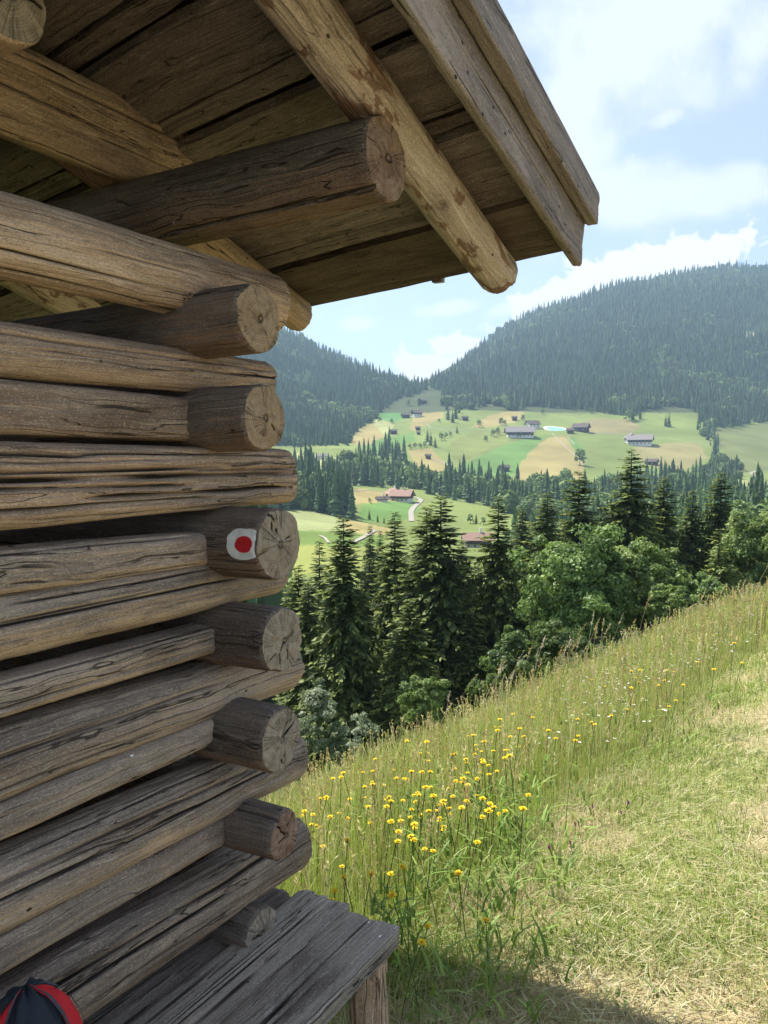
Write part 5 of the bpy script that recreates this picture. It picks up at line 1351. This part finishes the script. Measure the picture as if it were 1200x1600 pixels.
# ================================================================== SKY, SUN, HAZE
SUN_EL = math.radians(57); SUN_H = np.array([-.757, .653]); SUN_H = SUN_H / np.linalg.norm(SUN_H)
wd = bpy.data.worlds.new('World'); S.world = wd; wd.use_nodes = True
nt = wd.node_tree; nt.nodes.clear()
class WT(NT):
    def __init__(s, t): s.t = t; s.out = s.n('OutputWorld')
w = WT(nt)
sky = w.n('TexSky', sky_type='NISHITA', sun_disc=False, sun_elevation=SUN_EL, sun_rotation=math.atan2(SUN_H[0], SUN_H[1]), air_density=1.0, dust_density=1.5, ozone_density=1.0, altitude=900)
dirv = w.n('TexCoord').outputs['Generated']
def dir_of(u, v):
    r = rays(u, v); return r / np.linalg.norm(r)
cn1 = w.noise(dirv, 7.0, 9.0, .60, .2); cn2 = w.noise(dirv, 22.0, 8.0, .62, .3); cn3 = w.noise(dirv, 38.0, 8.0, .6, .4)
def blob(u, v, su, sv, rot=0.0):
    c = dir_of(u, v); d = w.vmath('SUBTRACT', dirv, tuple(c))
    cr, sr = math.cos(rot), math.sin(rot)
    a = w.vmath('DOT_PRODUCT', d, (cr * F / su, 0, sr * F / su)); b = w.vmath('DOT_PRODUCT', d, (-sr * F / sv, 0, cr * F / sv))
    e = w.math('ADD', w.math('MULTIPLY', a, a), w.math('MULTIPLY', b, b))
    return w.math('POWER', 2.718, w.math('MULTIPLY', e, -1.0))
def cloud(bl, nz, amp, lo, hi):
    return w.ss(w.math('ADD', bl, w.math('MULTIPLY', w.math('SUBTRACT', nz, .5), amp)), lo, hi)
def vmax(L):
    r = L[0]
    for q in L[1:]: r = w.math('MAXIMUM', r, q)
    return r
cum = vmax([blob(1010, 415, 150, 34, .16), blob(900, 452, 150, 30, .42), blob(1110, 385, 40, 18, .1), blob(660, 575, 58, 26, 0), blob(720, 540, 62, 14, 0), blob(640, 590, 60, 14, 0), blob(740, 560, 50, 22, .4)])
m1 = cloud(cum, cn3, 1.9, .34, .56)
wisp = vmax([blob(1000, 70, 190, 130, -.3), blob(900, 190, 90, 140, .3), blob(1040, 185, 40, 18, .2), blob(870, 240, 60, 120, .2), blob(1180, 60, 60, 70, 0), blob(1100, 300, 200, 40, 0), blob(960, 300, 120, 60, 0), blob(300, -300, 700, 300, 0), blob(700, 482, 60, 16, .1), blob(560, 506, 40, 14, 0), blob(830, 470, 90, 16, .3)])
m2 = w.math('MULTIPLY', cloud(wisp, w.math('ADD', w.math('MULTIPLY', cn1, .65), w.math('MULTIPLY', cn2, .35)), 2.2, .35, .95), .62)
m3 = w.math('MULTIPLY', w.ss(cn1, .45, .75), .22)
mask = vmax([m1, m2, m3])
shade = w.math('MULTIPLY_ADD', cn2, .3, .86)
SKY_K = .112
bgs = w.n('Background'); w.lk(w.mix(.50, sky.outputs[0], c4(3.25, 3.55, 4.35)), bgs.inputs[0]); bgs.inputs[1].default_value = SKY_K
cc_ = w.n('Background'); w.lk(w.mix(shade, c4(3.9, 4.2, 4.7), c4(4.9, 5.02, 5.15)), cc_.inputs[0]); cc_.inputs[1].default_value = SKY_K
mx_ = w.n('MixShader'); w.lk(mask, mx_.inputs[0]); w.lk(bgs.outputs[0], mx_.inputs[1]); w.lk(cc_.outputs[0], mx_.inputs[2]); w.lk(mx_.outputs[0], w.out.inputs['Surface'])

ld = bpy.data.lights.new('sun', 'SUN'); ld.energy = 4.8; ld.angle = math.radians(.55); ld.color = (1.0, .945, .86)
lo = bpy.data.objects.new('sun', ld); COL.objects.link(lo)
sd = Vector((SUN_H[0] * math.cos(SUN_EL), SUN_H[1] * math.cos(SUN_EL), math.sin(SUN_EL)))
lo.rotation_euler = (-sd).to_track_quat('-Z', 'Y').to_euler(); lo.location = (-20, 15, 40)

# haze: one closed box of thin even air
zlo = float(np.nanmin(GZZ)) - 1.0; zhi = float(np.nanmax(GZZ)) + 60
V, Q = boxes([(0, 0, (zlo + zhi) / 2, 3400, 3400, (zhi - zlo) / 2)])
t = NT('haze_air'); pv = t.n('VolumePrincipled'); pv.inputs['Color'].default_value = (.52, .76, 1.0, 1); pv.inputs['Density'].default_value = .00017; pv.inputs['Anisotropy'].default_value = .2
t.lk(pv.outputs[0], t.out.inputs['Volume'])
tag(link('haze', build_mesh('haze', V, [Q], (t.m,), None, False)), None, None, None, 'stuff')

# ================================================================== CAMERA
cd = bpy.data.cameras.new('camera'); cam = bpy.data.objects.new('camera', cd); COL.objects.link(cam)
cd.sensor_fit = 'VERTICAL'; cd.sensor_height = 24.0; cd.lens = F / 1600 * 24.0; cd.clip_start = .05; cd.clip_end = 9000
cam.location = (0, 0, 0); cam.rotation_euler = (math.pi / 2 - PITCH, 0, 0)
S.camera = cam
S.render.engine = 'CYCLES'
S.view_settings.view_transform = 'Standard'; S.view_settings.look = 'None'; S.view_settings.exposure = 1.08; S.view_settings.gamma = 1.0
S.cycles.use_adaptive_sampling = True; S.cycles.adaptive_threshold = .02; S.cycles.max_bounces = 7; S.cycles.diffuse_bounces = 3; S.cycles.transmission_bounces = 4; S.cycles.volume_bounces = 0
S.cycles.use_denoising = True
